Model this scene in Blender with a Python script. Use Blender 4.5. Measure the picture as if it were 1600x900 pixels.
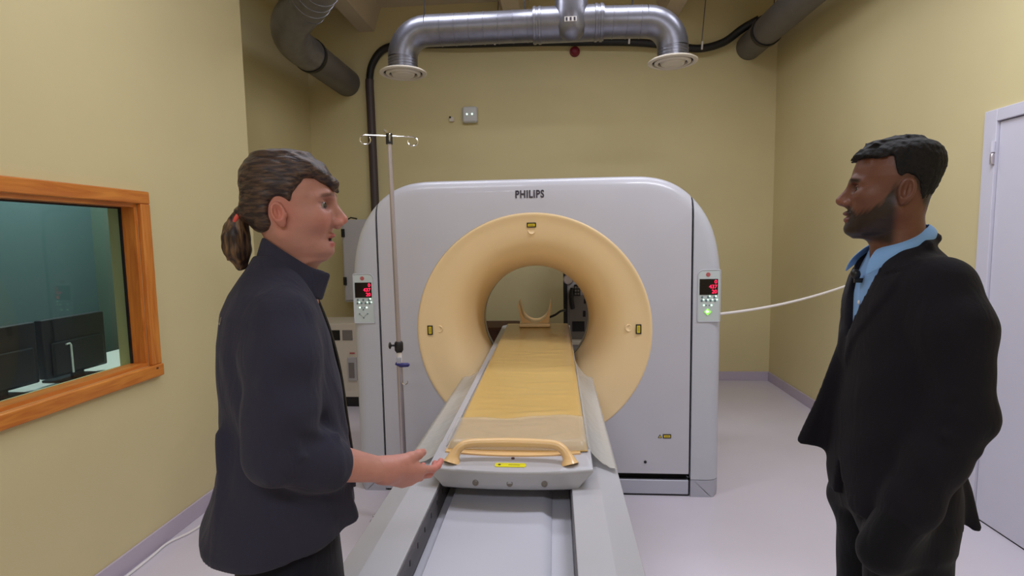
import bpy, bmesh, math, random
import numpy as np
from mathutils import Vector, Matrix, Euler

random.seed(7)
SC = bpy.context.scene
COL = SC.collection
for o in list(bpy.data.objects):
    bpy.data.objects.remove(o, do_unlink=True)

# ------------------------------------------------------------------ camera
CAM_Z = 1.62
YAW, PITCH, ROLL, FPX = -0.0803, 0.0910, -0.0168, 840.5
def cam_axes():
    f = np.array([math.sin(YAW)*math.cos(PITCH), math.cos(YAW)*math.cos(PITCH), -math.sin(PITCH)])
    R = np.array([math.cos(YAW), -math.sin(YAW), 0.0])
    U = np.cross(R, f)
    c, s = math.cos(ROLL), math.sin(ROLL)
    return c*R + s*U, -s*R + c*U, f
_R, _U, _F = cam_axes()
cd = bpy.data.cameras.new('camera')
cam = bpy.data.objects.new('camera', cd)
COL.objects.link(cam)
cd.sensor_width = 36.0
cd.lens = FPX/1600.0*36.0
cd.clip_start = 0.02
m = Matrix.Identity(4)
for i in range(3):
    m[i][0], m[i][1], m[i][2] = _R[i], _U[i], -_F[i]
m[2][3] = CAM_Z
cam.matrix_world = m
SC.camera = cam

# ------------------------------------------------------------------ world, exposure
w = bpy.data.worlds.new('world'); SC.world = w
w.use_nodes = True
w.node_tree.nodes['Background'].inputs[0].default_value = (0.6, 0.62, 0.7, 1)
w.node_tree.nodes['Background'].inputs[1].default_value = 0.02
SC.view_settings.view_transform = 'Standard'
SC.view_settings.look = 'None'
SC.view_settings.gamma = 1.0
SC.view_settings.use_curve_mapping = False
SC.view_settings.exposure = -0.10

# lamps of the room: (x, y, z, length along x, width along y, watts)
CEILING_LAMPS = [(1.30, 2.20, 3.55, 1.2, 0.25, 42), (-0.90, 2.05, 3.55, 1.2, 0.25, 18), (-0.35, -1.40, 3.40, 2.4, 0.30, 56), (0.10, 4.05, 4.02, 3.2, 0.25, 44)]
LAMP_COLOR = (0.925, 0.96, 1.08)
CONTROL_ROOM_FILL_W = 26  # power of the unseen lamp added for the control room

# ------------------------------------------------------------------ helpers
def lin(c):
    c = c/255.0
    return c/12.92 if c <= 0.04045 else ((c+0.055)/1.055)**2.4
def rgb(r, g, b):
    return (lin(r), lin(g), lin(b), 1.0)

def mat(name, col, rough=0.5, metal=0.0, vary=0.0, vscale=8.0, bump=0.0, bscale=60.0, coat=0.0, spec=0.5, emit=None, estr=0.0):
    m = bpy.data.materials.new(name)
    m.use_nodes = True
    nt = m.node_tree; n = nt.nodes; l = nt.links
    b = n['Principled BSDF']
    b.inputs['Base Color'].default_value = col
    b.inputs['Roughness'].default_value = rough
    b.inputs['Metallic'].default_value = metal
    b.inputs['Coat Weight'].default_value = coat
    b.inputs['Specular IOR Level'].default_value = spec
    if emit:
        b.inputs['Emission Color'].default_value = emit
        b.inputs['Emission Strength'].default_value = estr
    tc = n.new('ShaderNodeTexCoord')
    if vary > 0:
        t = n.new('ShaderNodeTexNoise'); t.inputs['Scale'].default_value = vscale
        t.inputs['Detail'].default_value = 5
        l.new(tc.outputs['Object'], t.inputs['Vector'])
        r = n.new('ShaderNodeMapRange'); r.inputs['From Min'].default_value = 0.3; r.inputs['From Max'].default_value = 0.7
        r.inputs['To Min'].default_value = 1-vary; r.inputs['To Max'].default_value = 1+vary
        l.new(t.outputs['Fac'], r.inputs['Value'])
        x = n.new('ShaderNodeVectorMath'); x.operation = 'SCALE'
        x.inputs[0].default_value = col[:3]
        l.new(r.outputs['Result'], x.inputs['Scale'])
        l.new(x.outputs['Vector'], b.inputs['Base Color'])
    if bump > 0:
        t2 = n.new('ShaderNodeTexNoise'); t2.inputs['Scale'].default_value = bscale
        t2.inputs['Detail'].default_value = 4
        l.new(tc.outputs['Object'], t2.inputs['Vector'])
        bp = n.new('ShaderNodeBump'); bp.inputs['Strength'].default_value = bump; bp.inputs['Distance'].default_value = 0.01
        l.new(t2.outputs['Fac'], bp.inputs['Height'])
        l.new(bp.outputs['Normal'], b.inputs['Normal'])
    return m

def wood_mat(name, c1, c2, axis):
    m = mat(name, c1, 0.38, coat=0.25)
    nt = m.node_tree; n = nt.nodes; l = nt.links; b = n['Principled BSDF']
    tc = n.new('ShaderNodeTexCoord'); mp = n.new('ShaderNodeMapping')
    s = [14.0, 14.0, 14.0]; s[axis] = 1.3
    mp.inputs['Scale'].default_value = s
    l.new(tc.outputs['Object'], mp.inputs['Vector'])
    t = n.new('ShaderNodeTexNoise'); t.inputs['Scale'].default_value = 2.2; t.inputs['Detail'].default_value = 7; t.inputs['Distortion'].default_value = 1.4
    l.new(mp.outputs['Vector'], t.inputs['Vector'])
    r = n.new('ShaderNodeValToRGB')
    r.color_ramp.elements[0].position = 0.32; r.color_ramp.elements[0].color = c2
    r.color_ramp.elements[1].position = 0.66; r.color_ramp.elements[1].color = c1
    l.new(t.outputs['Fac'], r.inputs['Fac']); l.new(r.outputs['Color'], b.inputs['Base Color'])
    return m

M = {
 'wall': mat('wall_paint', rgb(214, 200, 152), 0.62, vary=0.03, vscale=1.5, bump=0.05, bscale=180),
 'ceil': mat('ceiling_paint', rgb(205, 190, 165), 0.8, vary=0.04, vscale=2),
 'floor': mat('vinyl_floor', rgb(214, 207, 217), 0.34, vary=0.03, vscale=1.6, bump=0.01, bscale=40),
 'base': mat('baseboard_vinyl', rgb(192, 180, 196), 0.45),
 'door': mat('door_paint', rgb(214, 212, 226), 0.42, vary=0.01),
 'gwhite': mat('gantry_plastic', rgb(195, 194, 203), 0.34, vary=0.015, vscale=3, coat=0.15),
 'gside': mat('gantry_side_plastic', rgb(193, 195, 204), 0.34, vary=0.015, vscale=3, coat=0.15),
 'gfoot': mat('gantry_foot_grey', rgb(176, 176, 188), 0.4),
 'silver': mat('silver_plinth', rgb(186, 188, 200), 0.4, metal=0.3),
 'cream': mat('cream_bore_plastic', rgb(244, 214, 164), 0.36, vary=0.015, vscale=3, coat=0.1),
 'creamd': mat('cream_handle_plastic', rgb(238, 196, 136), 0.32, vary=0.02, coat=0.3),
 'black': mat('black_plastic', rgb(22, 21, 24), 0.45),
 'dark': mat('dark_gap', rgb(30, 28, 32), 0.7),
 'ink': mat('printed_ink', rgb(58, 52, 66), 0.5),
 'yellow': mat('yellow_label', rgb(226, 200, 30), 0.4),
 'yellow2': mat('yellow_tag', rgb(236, 228, 30), 0.35),
 'table': mat('table_plastic', rgb(184, 183, 188), 0.36, vary=0.015, vscale=4, coat=0.15),
 'deck': mat('table_deck_plastic', rgb(194, 194, 204), 0.38, vary=0.012, vscale=4),
 'slot': mat('slot_grey', rgb(92, 88, 92), 0.5),
 'steel': mat('stainless_steel', rgb(186, 178, 184), 0.3, metal=0.7),
 'chrome': mat('bright_chrome', rgb(225, 222, 215), 0.12, metal=1.0),
 'galv': mat('galvanised_steel', rgb(134, 134, 144), 0.36, metal=0.8, vary=0.10, vscale=14),
 'duct2': mat('dull_grey_duct', rgb(112, 108, 108), 0.5, metal=0.4, vary=0.08, vscale=6),
 'rubber': mat('black_rubber', rgb(18, 16, 17), 0.5),
 'conduit': mat('grey_brown_conduit', rgb(70, 58, 58), 0.5),
 'offwhite': mat('offwhite_plastic', rgb(222, 212, 196), 0.5),
 'grey': mat('grey_paint', rgb(184, 180, 182), 0.5),
 'greyd': mat('dark_grey_paint', rgb(128, 121, 117), 0.5),
 'boxw': mat('white_box_plastic', rgb(206, 206, 206), 0.4),
 'red': mat('red_bell_paint', rgb(120, 20, 38), 0.4),
 'brown': mat('dark_brown', rgb(92, 56, 42), 0.6, vary=0.15, vscale=12),
 'panelg': mat('panel_pale_green', rgb(196, 206, 206), 0.4),
 'led': mat('led_green_white', rgb(200, 255, 220), 0.4, emit=rgb(210, 255, 225), estr=2.0),
 'ledg': mat('lit_green_key', rgb(120, 200, 70), 0.4, emit=rgb(150, 230, 90), estr=1.0),
 'redlit': mat('red_digits', rgb(255, 30, 70), 0.4, emit=rgb(255, 30, 75), estr=2.2),
 'screen': mat('black_display', rgb(14, 8, 14), 0.2),
 'btn': mat('button_teal', rgb(96, 122, 128), 0.45),
 'blue': mat('navy_clip_plastic', rgb(42, 40, 110), 0.35),
 'white': mat('white_plastic', rgb(235, 230, 228), 0.45),
 'teal': mat('teal_wall_paint', rgb(84, 106, 116), 0.7, vary=0.03, vscale=2),
 'pale': mat('pale_green_wall', rgb(92, 108, 100), 0.7, vary=0.03, vscale=2),
 'monitor': mat('monitor_back_plastic', rgb(26, 24, 38), 0.45),
 'lampw': mat('lamp_housing', rgb(225, 225, 225), 0.5),
 'lampe': mat('lamp_diffuser', rgb(255, 250, 240), 0.5, emit=(1.0, 0.965, 0.93, 1), estr=3.0),
 'woodh': wood_mat('pine_along_y', rgb(220, 140, 58), rgb(192, 106, 38), 1),
 'woodv': wood_mat('pine_upright', rgb(220, 140, 58), rgb(192, 106, 38), 2),
}

class MB:
    """collects shapes, builds one mesh object"""
    def __init__(s): s.v = []; s.f = []
    def add(s, vs, fs):
        o = len(s.v); s.v += [tuple(map(float, p)) for p in vs]
        s.f += [tuple(i+o for i in f) for f in fs]; return s
    def box(s, x0, x1, y0, y1, z0, z1, mtx=None):
        vs = [(x, y, z) for x in (x0, x1) for y in (y0, y1) for z in (z0, z1)]
        if mtx is not None: vs = [tuple(mtx @ Vector(p)) for p in vs]
        return s.add(vs, [(0,1,3,2),(4,6,7,5),(0,4,5,1),(2,3,7,6),(0,2,6,4),(1,5,7,3)])
    def tube(s, path, r, n=16, cap=True, closed=False):
        P = [np.array(p, float) for p in path]; N = len(P)
        rs = r if hasattr(r, '__len__') else [r]*N
        up = None; rings = []
        for i in range(N):
            if closed: t = P[(i+1) % N]-P[i-1]
            else: t = P[min(i+1, N-1)]-P[max(i-1, 0)]
            t = t/np.linalg.norm(t)
            if up is None:
                up = np.array([0, 0, 1.0]) if abs(t[2]) < 0.9 else np.array([1.0, 0, 0])
            a = up-t*(up@t); a /= np.linalg.norm(a); up = a; b = np.cross(t, a)
            rings.append([P[i]+rs[i]*(math.cos(q)*a+math.sin(q)*b) for q in np.linspace(0, 2*math.pi, n, endpoint=False)])
        vs = [p for R in rings for p in R]; fs = []
        for i in range(N if closed else N-1):
            j = (i+1) % N
            for k in range(n):
                q = (k+1) % n
                fs.append((i*n+k, i*n+q, j*n+q, j*n+k))
        if cap and not closed:
            fs.append(tuple(range(n))[::-1]); fs.append(tuple((N-1)*n+k for k in range(n)))
        return s.add(vs, fs)
    def lathe(s, prof, c, axis=(0, 0, 1), n=48, cap=True):
        """prof: list of (r, h) along axis from c"""
        ax = np.array(axis, float); ax /= np.linalg.norm(ax)
        a = np.array([1.0, 0, 0]) if abs(ax[0]) < 0.9 else np.array([0, 1.0, 0])
        a = a-ax*(a@ax); a /= np.linalg.norm(a); b = np.cross(ax, a); c = np.array(c, float)
        vs = [c+h*ax+r*(math.cos(q)*a+math.sin(q)*b) for r, h in prof for q in np.linspace(0, 2*math.pi, n, endpoint=False)]
        fs = []
        for i in range(len(prof)-1):
            for k in range(n):
                q = (k+1) % n
                fs.append((i*n+k, i*n+q, (i+1)*n+q, (i+1)*n+k))
        if cap:
            if prof[0][0] > 1e-5: fs.append(tuple(range(n))[::-1])
            if prof[-1][0] > 1e-5: fs.append(tuple((len(prof)-1)*n+k for k in range(n)))
        return s.add(vs, fs)
    def prism(s, poly, axis, a0, a1):
        """poly in the two remaining axes, extruded along axis"""
        n = len(poly)
        def mk(p, a):
            if axis == 0: return (a, p[0], p[1])
            if axis == 1: return (p[0], a, p[1])
            return (p[0], p[1], a)
        vs = [mk(p, a0) for p in poly]+[mk(p, a1) for p in poly]
        fs = [tuple(range(n)), tuple(range(2*n-1, n-1, -1))]
        for i in range(n):
            j = (i+1) % n; fs.append((i, j, n+j, n+i))
        return s.add(vs, fs)
    def loops(s, loops, cap0=False, cap1=False):
        n = len(loops[0]); vs = [p for L in loops for p in L]; fs = []
        for i in range(len(loops)-1):
            for k in range(n):
                q = (k+1) % n
                fs.append((i*n+k, i*n+q, (i+1)*n+q, (i+1)*n+k))
        if cap0: fs.append(tuple(range(n))[::-1])
        if cap1: fs.append(tuple((len(loops)-1)*n+k for k in range(n)))
        return s.add(vs, fs)
    def mesh(s, name):
        me = bpy.data.meshes.new(name)
        me.from_pydata(s.v, [], s.f)
        bm = bmesh.new(); bm.from_mesh(me)
        bmesh.ops.recalc_face_normals(bm, faces=bm.faces)
        bm.to_mesh(me); bm.free()
        return me
    def build(s, name, material, parent=None, smooth=True, bevel=0.0, seg=2, ang=40):
        o = bpy.data.objects.new(name, s.mesh(name)); COL.objects.link(o)
        o.data.materials.append(material)
        finish(o, parent, smooth, bevel, seg, ang)
        return o

def finish(o, parent=None, smooth=True, bevel=0.0, seg=2, ang=40):
    if smooth:
        for p in o.data.polygons: p.use_smooth = True
        if bevel <= 0: o.data.set_sharp_from_angle(angle=math.radians(ang))
    if bevel > 0:
        b = o.modifiers.new('bevel', 'BEVEL'); b.width = bevel; b.segments = seg
        b.limit_method = 'ANGLE'; b.angle_limit = math.radians(ang)
        b.harden_normals = False
        if smooth:
            e = o.modifiers.new('wn', 'WEIGHTED_NORMAL'); e.keep_sharp = True
    if parent is not None: attach(o, parent)

def attach(o, parent):
    o.parent = parent
    o.matrix_parent_inverse = parent.matrix_world.inverted() if parent.type != 'EMPTY' else Matrix.Translation(-parent.location)

def thing(name, loc, label=None, cat=None, group=None, kind=None):
    o = bpy.data.objects.new(name, None); COL.objects.link(o)
    o.location = loc; o.empty_display_size = 0.1
    tag(o, label, cat, group, kind)
    return o

def tag(o, label=None, cat=None, group=None, kind=None):
    if label: o['label'] = label
    if cat: o['category'] = cat
    if group: o['group'] = group
    if kind: o['kind'] = kind
    return o

def bx(name, m, parent, x0, x1, y0, y1, z0, z1, bevel=0.0, seg=2):
    return MB().box(x0, x1, y0, y1, z0, z1).build(name, m, parent, smooth=bevel > 0, bevel=bevel, seg=seg)

def text_mesh(name, body, size, m, parent, mtx, extrude=0.0008, offset=0.0, align='CENTER', xs=1.0, sp=1.0):
    cu = bpy.data.curves.new(name, 'FONT'); cu.body = body; cu.size = size
    cu.space_character = sp; cu.extrude = extrude; cu.offset = offset; cu.align_x = align; cu.align_y = 'CENTER'; cu.resolution_u = 3
    t = bpy.data.objects.new(name, cu); COL.objects.link(t)
    dg = bpy.context.evaluated_depsgraph_get()
    me = bpy.data.meshes.new_from_object(t.evaluated_get(dg))
    bpy.data.objects.remove(t, do_unlink=True)
    me.transform(mtx @ Matrix.Diagonal((xs, 1, 1, 1)))
    me.name = name
    o = bpy.data.objects.new(name, me); COL.objects.link(o)
    me.materials.clear(); me.materials.append(m)
    if parent is not None: attach(o, parent)
    return o

def face_mtx(x, y, z):      # lettering that faces -Y
    return Matrix.Translation((x, y, z)) @ Matrix.Rotation(math.pi/2, 4, 'X')

def arc(c, a, b, r, q0, q1, n=10):
    c, a, b = np.array(c, float), np.array(a, float), np.array(b, float)
    return [tuple(c+r*(math.cos(q)*a+math.sin(q)*b)) for q in np.linspace(q0, q1, n)]

def smooth_path(pts, n=8):
    P = [np.array(p, float) for p in pts]; P = [2*P[0]-P[1]]+P+[2*P[-1]-P[-2]]; out = []
    for i in range(1, len(P)-2):
        for t in np.linspace(0, 1, n, endpoint=False):
            a, b, c, d = P[i-1], P[i], P[i+1], P[i+2]
            out.append(tuple(0.5*((2*b)+(-a+c)*t+(2*a-5*b+4*c-d)*t*t+(-a+3*b-3*c+d)*t**3)))
    out.append(tuple(P[-2])); return out

# ------------------------------------------------------------------ room shell
XL, XR, XN, YB, YEND, YF, ZC = -2.143, 2.368, -2.775, 6.10, 3.70, -2.6, 4.20
def struct(name, m, *b, bevel=0.0):
    o = bx(name, m, None, *b, bevel=bevel); o['kind'] = 'structure'; return o
struct('floor', M['floor'], -3.4, XR+0.12, YF-0.1, YB+0.12, -0.08, 0.0)
ceil = struct('ceiling', M['ceil'], -2.9, XR+0.12, YF-0.1, YB+0.12, ZC, ZC+0.1)
for xc in (-2.07, -0.42, 1.25):
    MB().prism([(xc-0.17, ZC), (xc-0.085, 3.95), (xc+0.085, 3.95), (xc+0.17, ZC)], 1, YF, YB).build('ceiling_rib', M['ceil'], ceil, smooth=False)
struct('wall_back', M['wall'], XN-0.12, XR+0.12, YB, YB+0.12, 0, ZC)
# right wall around the door opening
DY0, DY1, DZ = 2.19, 3.12, 2.20
wr = MB()
wr.box(XR, XR+0.14, DY1, YB, 0, ZC); wr.box(XR, XR+0.14, YF, DY0, 0, ZC); wr.box(XR, XR+0.14, DY0, DY1, DZ, ZC)
wr.build('wall_right', M['wall'], None, smooth=False)['kind'] = 'structure'
struct('wall_front', M['wall'], XL-0.2, XR+0.12, YF-0.12, YF, 0, ZC)
# left wall with the observation window opening
WY0, WY1, WZ0, WZ1 = 0.75, 2.632, 0.985, 1.832
TH = 0.16
wl = MB()
wl.box(XL-TH, XL, YF, WY0, 0, ZC); wl.box(XL-TH, XL, WY1, YEND, 0, ZC)
wl.box(XL-TH, XL, WY0, WY1, 0, WZ0); wl.box(XL-TH, XL, WY0, WY1, WZ1, ZC)
wl.build('wall_left', M['wall'], None, smooth=False)['kind'] = 'structure'
struct('wall_left_return', M['wall'], XN-0.12, XL-TH, YEND-0.12, YEND, 0, ZC)
struct('wall_left_rear', M['wall'], XN-0.12, XN, YEND, YB, 0, ZC)
# upturned vinyl skirting
def skirt(name, x0, x1, y0, y1):
    o = bx(name, M['base'], None, x0, x1, y0, y1, 0.0, 0.10, bevel=0.004); o['kind'] = 'structure'
skirt('baseboard_back', XN, XR, YB-0.014, YB)
skirt('baseboard_right', XR-0.014, XR, DY1+0.085, YB-0.014)
skirt('baseboard_right_near', XR-0.014, XR, YF, DY0-0.085)
skirt('baseboard_left', XL, XL+0.014, YF, YEND)
skirt('baseboard_left_return', XN, XL+0.014, YEND, YEND+0.014)
skirt('baseboard_left_rear', XN, XN+0.014, YEND+0.014, YB-0.014)

# door in the right wall
door = thing('door_1', (XR, (DY0+DY1)/2, 0), kind='structure')
tag(door, 'white flush door in a white frame on the right wall', None)
bx('door_leaf', M['door'], door, XR-0.006, XR+0.04, DY0+0.004, DY1-0.004, 0.008, DZ-0.004, bevel=0.002)
FW = 0.085
bx('frame_jamb', M['door'], door, XR-0.022, XR+0.14, DY1, DY1+FW, 0, DZ+FW-0.02, bevel=0.004)
bx('frame_jamb', M['door'], door, XR-0.022, XR+0.14, DY0-FW, DY0, 0, DZ+FW-0.02, bevel=0.004)
bx('frame_head', M['door'], door, XR-0.022, XR+0.14, DY0, DY1, DZ, DZ+FW-0.02, bevel=0.004)
bx('threshold_gap', M['dark'], door, XR-0.004, XR+0.05, DY0, DY1, 0.0, 0.007)
for z in (0.35, 1.98):
    h = MB(); h.lathe([(0.011, 0), (0.011, 0.055), (0.011, 0.056)], (XR-0.03, DY1+0.004, z+0.058), n=14)
    h.build('hinge_knuckle', M['door'], door)
    h = MB(); h.lathe([(0.010, 0), (0.010, 0.052), (0.006, 0.058)], (XR-0.03, DY1+0.004, z-0.004), n=14)
    h.build('hinge', M['steel'], door)
MB().tube([(XR-0.012, DY0+0.09, 1.05), (XR-0.06, DY0+0.09, 1.05), (XR-0.065, DY0+0.10, 1.05), (XR-0.065, DY0+0.22, 1.05)], 0.010, 10).build('door_handle', M['steel'], door)

# observation window: pine casing, jambs, sill, glass
win = thing('window_1', (XL, (WY0+WY1)/2, WZ0), kind='structure')
tag(win, 'observation window with an orange pine frame in the left wall')
CW = 0.065
px0, px1 = XL, XL+0.026
bx('casing_head', M['woodh'], win, px0, px1, WY0-CW, WY1+CW, WZ1, WZ1+CW, bevel=0.006)
bx('casing_sill', M['woodh'], win, px0, px1+0.006, WY0-CW, WY1+CW+0.004, WZ0-CW, WZ0, bevel=0.006)
bx('casing_stile', M['woodv'], win, px0, px1, WY1, WY1+CW, WZ0, WZ1, bevel=0.006)
bx('casing_stile', M['woodv'], win, px0, px1, WY0-CW, WY0, WZ0, WZ1, bevel=0.006)
JD = 0.085
bx('jamb_head', M['woodh'], win, XL-JD, XL, WY0, WY1, WZ1-0.018, WZ1)
bx('jamb_sill', M['woodh'], win, XL-JD, XL, WY0, WY1, WZ0, WZ0+0.018)
bx('jamb_side', M['woodv'], win, XL-JD, XL, WY1-0.018, WY1, WZ0+0.018, WZ1-0.018)
bx('jamb_side', M['woodv'], win, XL-JD, XL, WY0, WY0+0.018, WZ0+0.018, WZ1-0.018)
for (a, b, c, d) in ((WY0+0.018, WY1-0.018, WZ1-0.026, WZ1-0.018), (WY1-0.026, WY1-0.018, WZ0+0.018, WZ1-0.026)):
    bx('glazing_gasket', M['black'], win, XL-JD+0.004, XL-JD+0.016, a, b, c, d)
bx('knot', M['brown'], win, px1+0.0062, px1+0.0072, WY1+0.012, WY1+0.026, WZ0-0.022, WZ0-0.012)
gm = bpy.data.materials.new('window_glass'); gm.use_nodes = True
nt = gm.node_tree; nt.nodes.clear()
out = nt.nodes.new('ShaderNodeOutputMaterial'); mx = nt.nodes.new('ShaderNodeMixShader')
tr = nt.nodes.new('ShaderNodeBsdfTransparent'); tr.inputs[0].default_value = (0.80, 0.90, 0.88, 1)
gl = nt.nodes.new('ShaderNodeBsdfGlossy'); gl.inputs['Roughness'].default_value = 0.02
fr = nt.nodes.new('ShaderNodeLayerWeight'); fr.inputs['Blend'].default_value = 0.5
pw = nt.nodes.new('ShaderNodeMath'); pw.operation = 'POWER'; pw.inputs[1].default_value = 4.0
md = nt.nodes.new('ShaderNodeMath'); md.operation = 'MULTIPLY_ADD'; md.inputs[1].default_value = 0.7; md.inputs[2].default_value = 0.02
nt.links.new(fr.outputs['Facing'], pw.inputs[0]); nt.links.new(pw.outputs[0], md.inputs[0]); nt.links.new(md.outputs[0], mx.inputs[0]); nt.links.new(tr.outputs[0], mx.inputs[1]); nt.links.new(gl.outputs[0], mx.inputs[2])
nt.links.new(mx.outputs[0], out.inputs[0])
bx('glass_pane', gm, win, XL-JD, XL-JD+0.004, WY0+0.018, WY1-0.018, WZ0+0.018, WZ1-0.018)

# control room behind the window
struct('wall_control_room_far', M['teal'], -3.25, -3.15, -0.6, 3.58, 0, 2.8)
struct('wall_control_room_end', M['pale'], -3.15, XL-TH, 3.46, 3.58, 0, 2.8)
struct('wall_control_room_near', M['teal'], -3.15, XL-TH, -0.6, -0.5, 0, 2.8)
struct('ceiling_control_room', M['ceil'], -3.25, XL-TH, -0.6, 3.58, 2.8, 2.86)
desk = thing('control_desk', (-2.62, 1.6, 0), 'white topped desk behind the observation window', 'desk')
bx('desk_top', M['white'], desk, -2.85, XL-TH-0.01, 0.0, 3.40, 0.90, 0.945, bevel=0.004)
for y in (0.15, 3.25):
    bx('leg_panel', M['grey'], desk, -2.8, -2.36, y-0.02, y+0.02, 0, 0.90, bevel=0.003)
def monitor(y0, y1, x, lab):
    z0 = 0.945
    t = thing('computer_monitor', (x, (y0+y1)/2, z0), lab, 'monitor', 'monitors seen from behind through the window')
    bx('casing', M['monitor'], t, x-0.022, x+0.022, y0, y1, z0+0.035, z0+0.325, bevel=0.008)
    bx('screen', M['screen'], t, x-0.024, x-0.0225, y0+0.012, y1-0.012, z0+0.05, z0+0.312)
    bx('back_bulge', M['monitor'], t, x+0.022, x+0.038, y0+0.03, y1-0.03, z0+0.045, z0+0.21, bevel=0.008)
    ym = (y0+y1)/2
    bx('stand_neck', M['monitor'], t, x+0.0, x+0.02, ym-0.03, ym+0.03, z0+0.01, z0+0.08)
    bx('stand_foot', M['monitor'], t, x-0.09, x+0.07, ym-0.10, ym+0.10, z0, z0+0.012, bevel=0.004)
    yc = y0+0.115
    MB().tube([(x+0.044, yc-0.02, z0+0.192), (x+0.044, yc, z0+0.194), (x+0.044, yc+0.006, z0+0.185), (x+0.044, yc+0.006, z0+0.045)], 0.0045, 8).build('cable', M['white'], t)  # white strip standing in for a bright reflection on the monitor back
monitor(2.350, 2.705, -2.46, 'black computer monitor seen from behind, nearer the right end of the observation window')
monitor(1.955, 2.318, -2.46, 'black computer monitor seen from behind, cut by the left edge of the photo')
cl = thing('control_room_fill', (-2.75, 2.9, 2.78), 'unseen flat lamp added to light the control room behind the window', 'lamp')  # unseen lamp, added to brighten the control room
bx('housing', M['lampw'], cl, -2.95, -2.55, 2.6, 3.2, 2.76, 2.80)
ld = bpy.data.lights.new('control_room_fill_light', 'AREA'); ld.shape = 'RECTANGLE'; ld.size = 0.36; ld.size_y = 0.56
ld.energy = CONTROL_ROOM_FILL_W; ld.color = (0.9, 1.0, 0.97)
lo = bpy.data.objects.new('light_source', ld); COL.objects.link(lo); lo.location = (-2.75, 2.9, 2.75); attach(lo, cl)

# ceiling lamps of the scanner room (above the frame), hung on wires
for i, (lx, ly, lz, sx, sy, W) in enumerate(CEILING_LAMPS):
    t = thing('ceiling_lamp', (lx, ly, lz), ['hanging ceiling lamp above the right of the patient table', 'hanging ceiling lamp above the left of the patient table', 'long hanging ceiling lamp behind the camera', 'long ceiling lamp above the back of the scanner'][i], 'lamp', 'hanging ceiling lamps')
    bx('housing', M['lampw'], t, lx-sx/2-0.02, lx+sx/2+0.02, ly-sy/2-0.02, ly+sy/2+0.02, lz+0.005, lz+0.07, bevel=0.006)
    for s in (-1, 1):
        MB().tube([(lx+s*sx*0.4, ly, lz+0.07), (lx+s*sx*0.4, ly, ZC)], 0.003, 6).build('hanging_wire', M['steel'], t)
    ld = bpy.data.lights.new('lamp_light', 'AREA'); ld.shape = 'RECTANGLE'; ld.size = sx; ld.size_y = sy
    ld.energy = W; ld.color = LAMP_COLOR
    lo = bpy.data.objects.new('light_source', ld); COL.objects.link(lo); lo.location = (lx, ly, lz); attach(lo, t)
# ------------------------------------------------------------------ CT scanner gantry
GX, GY, GD = -0.1425, 3.296, 0.95           # centre, front face, depth
BZ, BR = 1.055, 0.722                        # bore axis height, funnel rim radius
SL = 0.964                                   # vertical slits
ct = thing('ct_scanner', (GX, GY+0.4, 0), 'large white CT scanner gantry with a cream bore ring at the back of the room', 'CT scanner')
half = [(0.0, 1.987), (0.40, 1.987), (0.62, 1.986), (0.71, 1.981), (0.79, 1.965), (0.87, 1.932), (0.95, 1.875), (1.02, 1.80), (1.075, 1.71), (1.112, 1.61), (1.135, 1.50), (1.147, 1.38), (1.15, 1.2), (1.15, 0.8), (1.15, 0.4), (1.15, 0.0)]
def dense(pts, step=0.02):
    out = []
    for a, b in zip(pts[:-1], pts[1:]):
        n = max(1, int(math.dist(a, b)/step))
        for i in range(n): out.append((a[0]+(b[0]-a[0])*i/n, a[1]+(b[1]-a[1])*i/n))
    out.append(pts[-1]); return out
# smooth the shoulder curve, then mirror it
hs = [(p[0], p[1]) for p in smooth_path([(a, b, 0) for a, b in half[:13]], 5)] + half[13:]
poly = [(-a, b) for a, b in hs[::-1]] + hs[1:] + [(x, 0.0) for x in (0.9, 0.6, 0.3, 0.0, -0.3, -0.6, -0.9)]
def ray_poly(ang):
    dx, dz = math.cos(ang), math.sin(ang); best = None
    for (x0, z0), (x1, z1) in zip(poly, poly[1:]+poly[:1]):
        ex, ez = x1-x0, z1-z0; den = dx*ez-dz*ex
        if abs(den) < 1e-12: continue
        t = (x0*ez-(z0-BZ)*ex)/den; u = (x0*dz-(z0-BZ)*dx)/den
        if t > 0 and -1e-9 <= u <= 1+1e-9: best = t if best is None else max(best, t)
    return best
NA = 288
angs = [2*math.pi*(i+0.5)/NA for i in range(NA)]
outl = np.array([[math.cos(a)*ray_poly(a), BZ+math.sin(a)*ray_poly(a)] for a in angs])
def inset(d):
    t = np.roll(outl, -1, 0)-np.roll(outl, 1, 0); t /= np.linalg.norm(t, axis=1)[:, None]
    nrm = np.stack([-t[:, 1], t[:, 0]], 1)
    q = outl+nrm*d
    q[:, 1] = np.where(outl[:, 1] < 0.3, np.minimum(np.maximum(q[:, 1], outl[:, 1]), outl[:, 1]), q[:, 1])
    return q
def L3(p2, dep): return [(GX+a, GY+dep, b) for a, b in p2]
circ = np.array([[math.cos(a)*BR, BZ+math.sin(a)*BR] for a in angs])
shell_loops = [L3(circ, 0.05), L3(circ, 0.0), L3(circ*0.55+inset(0.085)*0.45, 0.0), L3(inset(0.085), 0.0), L3(inset(0.055), 0.004), L3(inset(0.032), 0.014), L3(inset(0.014), 0.032), L3(inset(0.004), 0.056), L3(outl, 0.085), L3(outl, 0.40), L3(outl, GD-0.06), L3(inset(0.02), GD-0.015), L3(inset(0.06), GD), L3(circ*0.86+np.array([0, BZ*0.14]), GD)]
shell = MB().loops(shell_loops)
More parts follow.
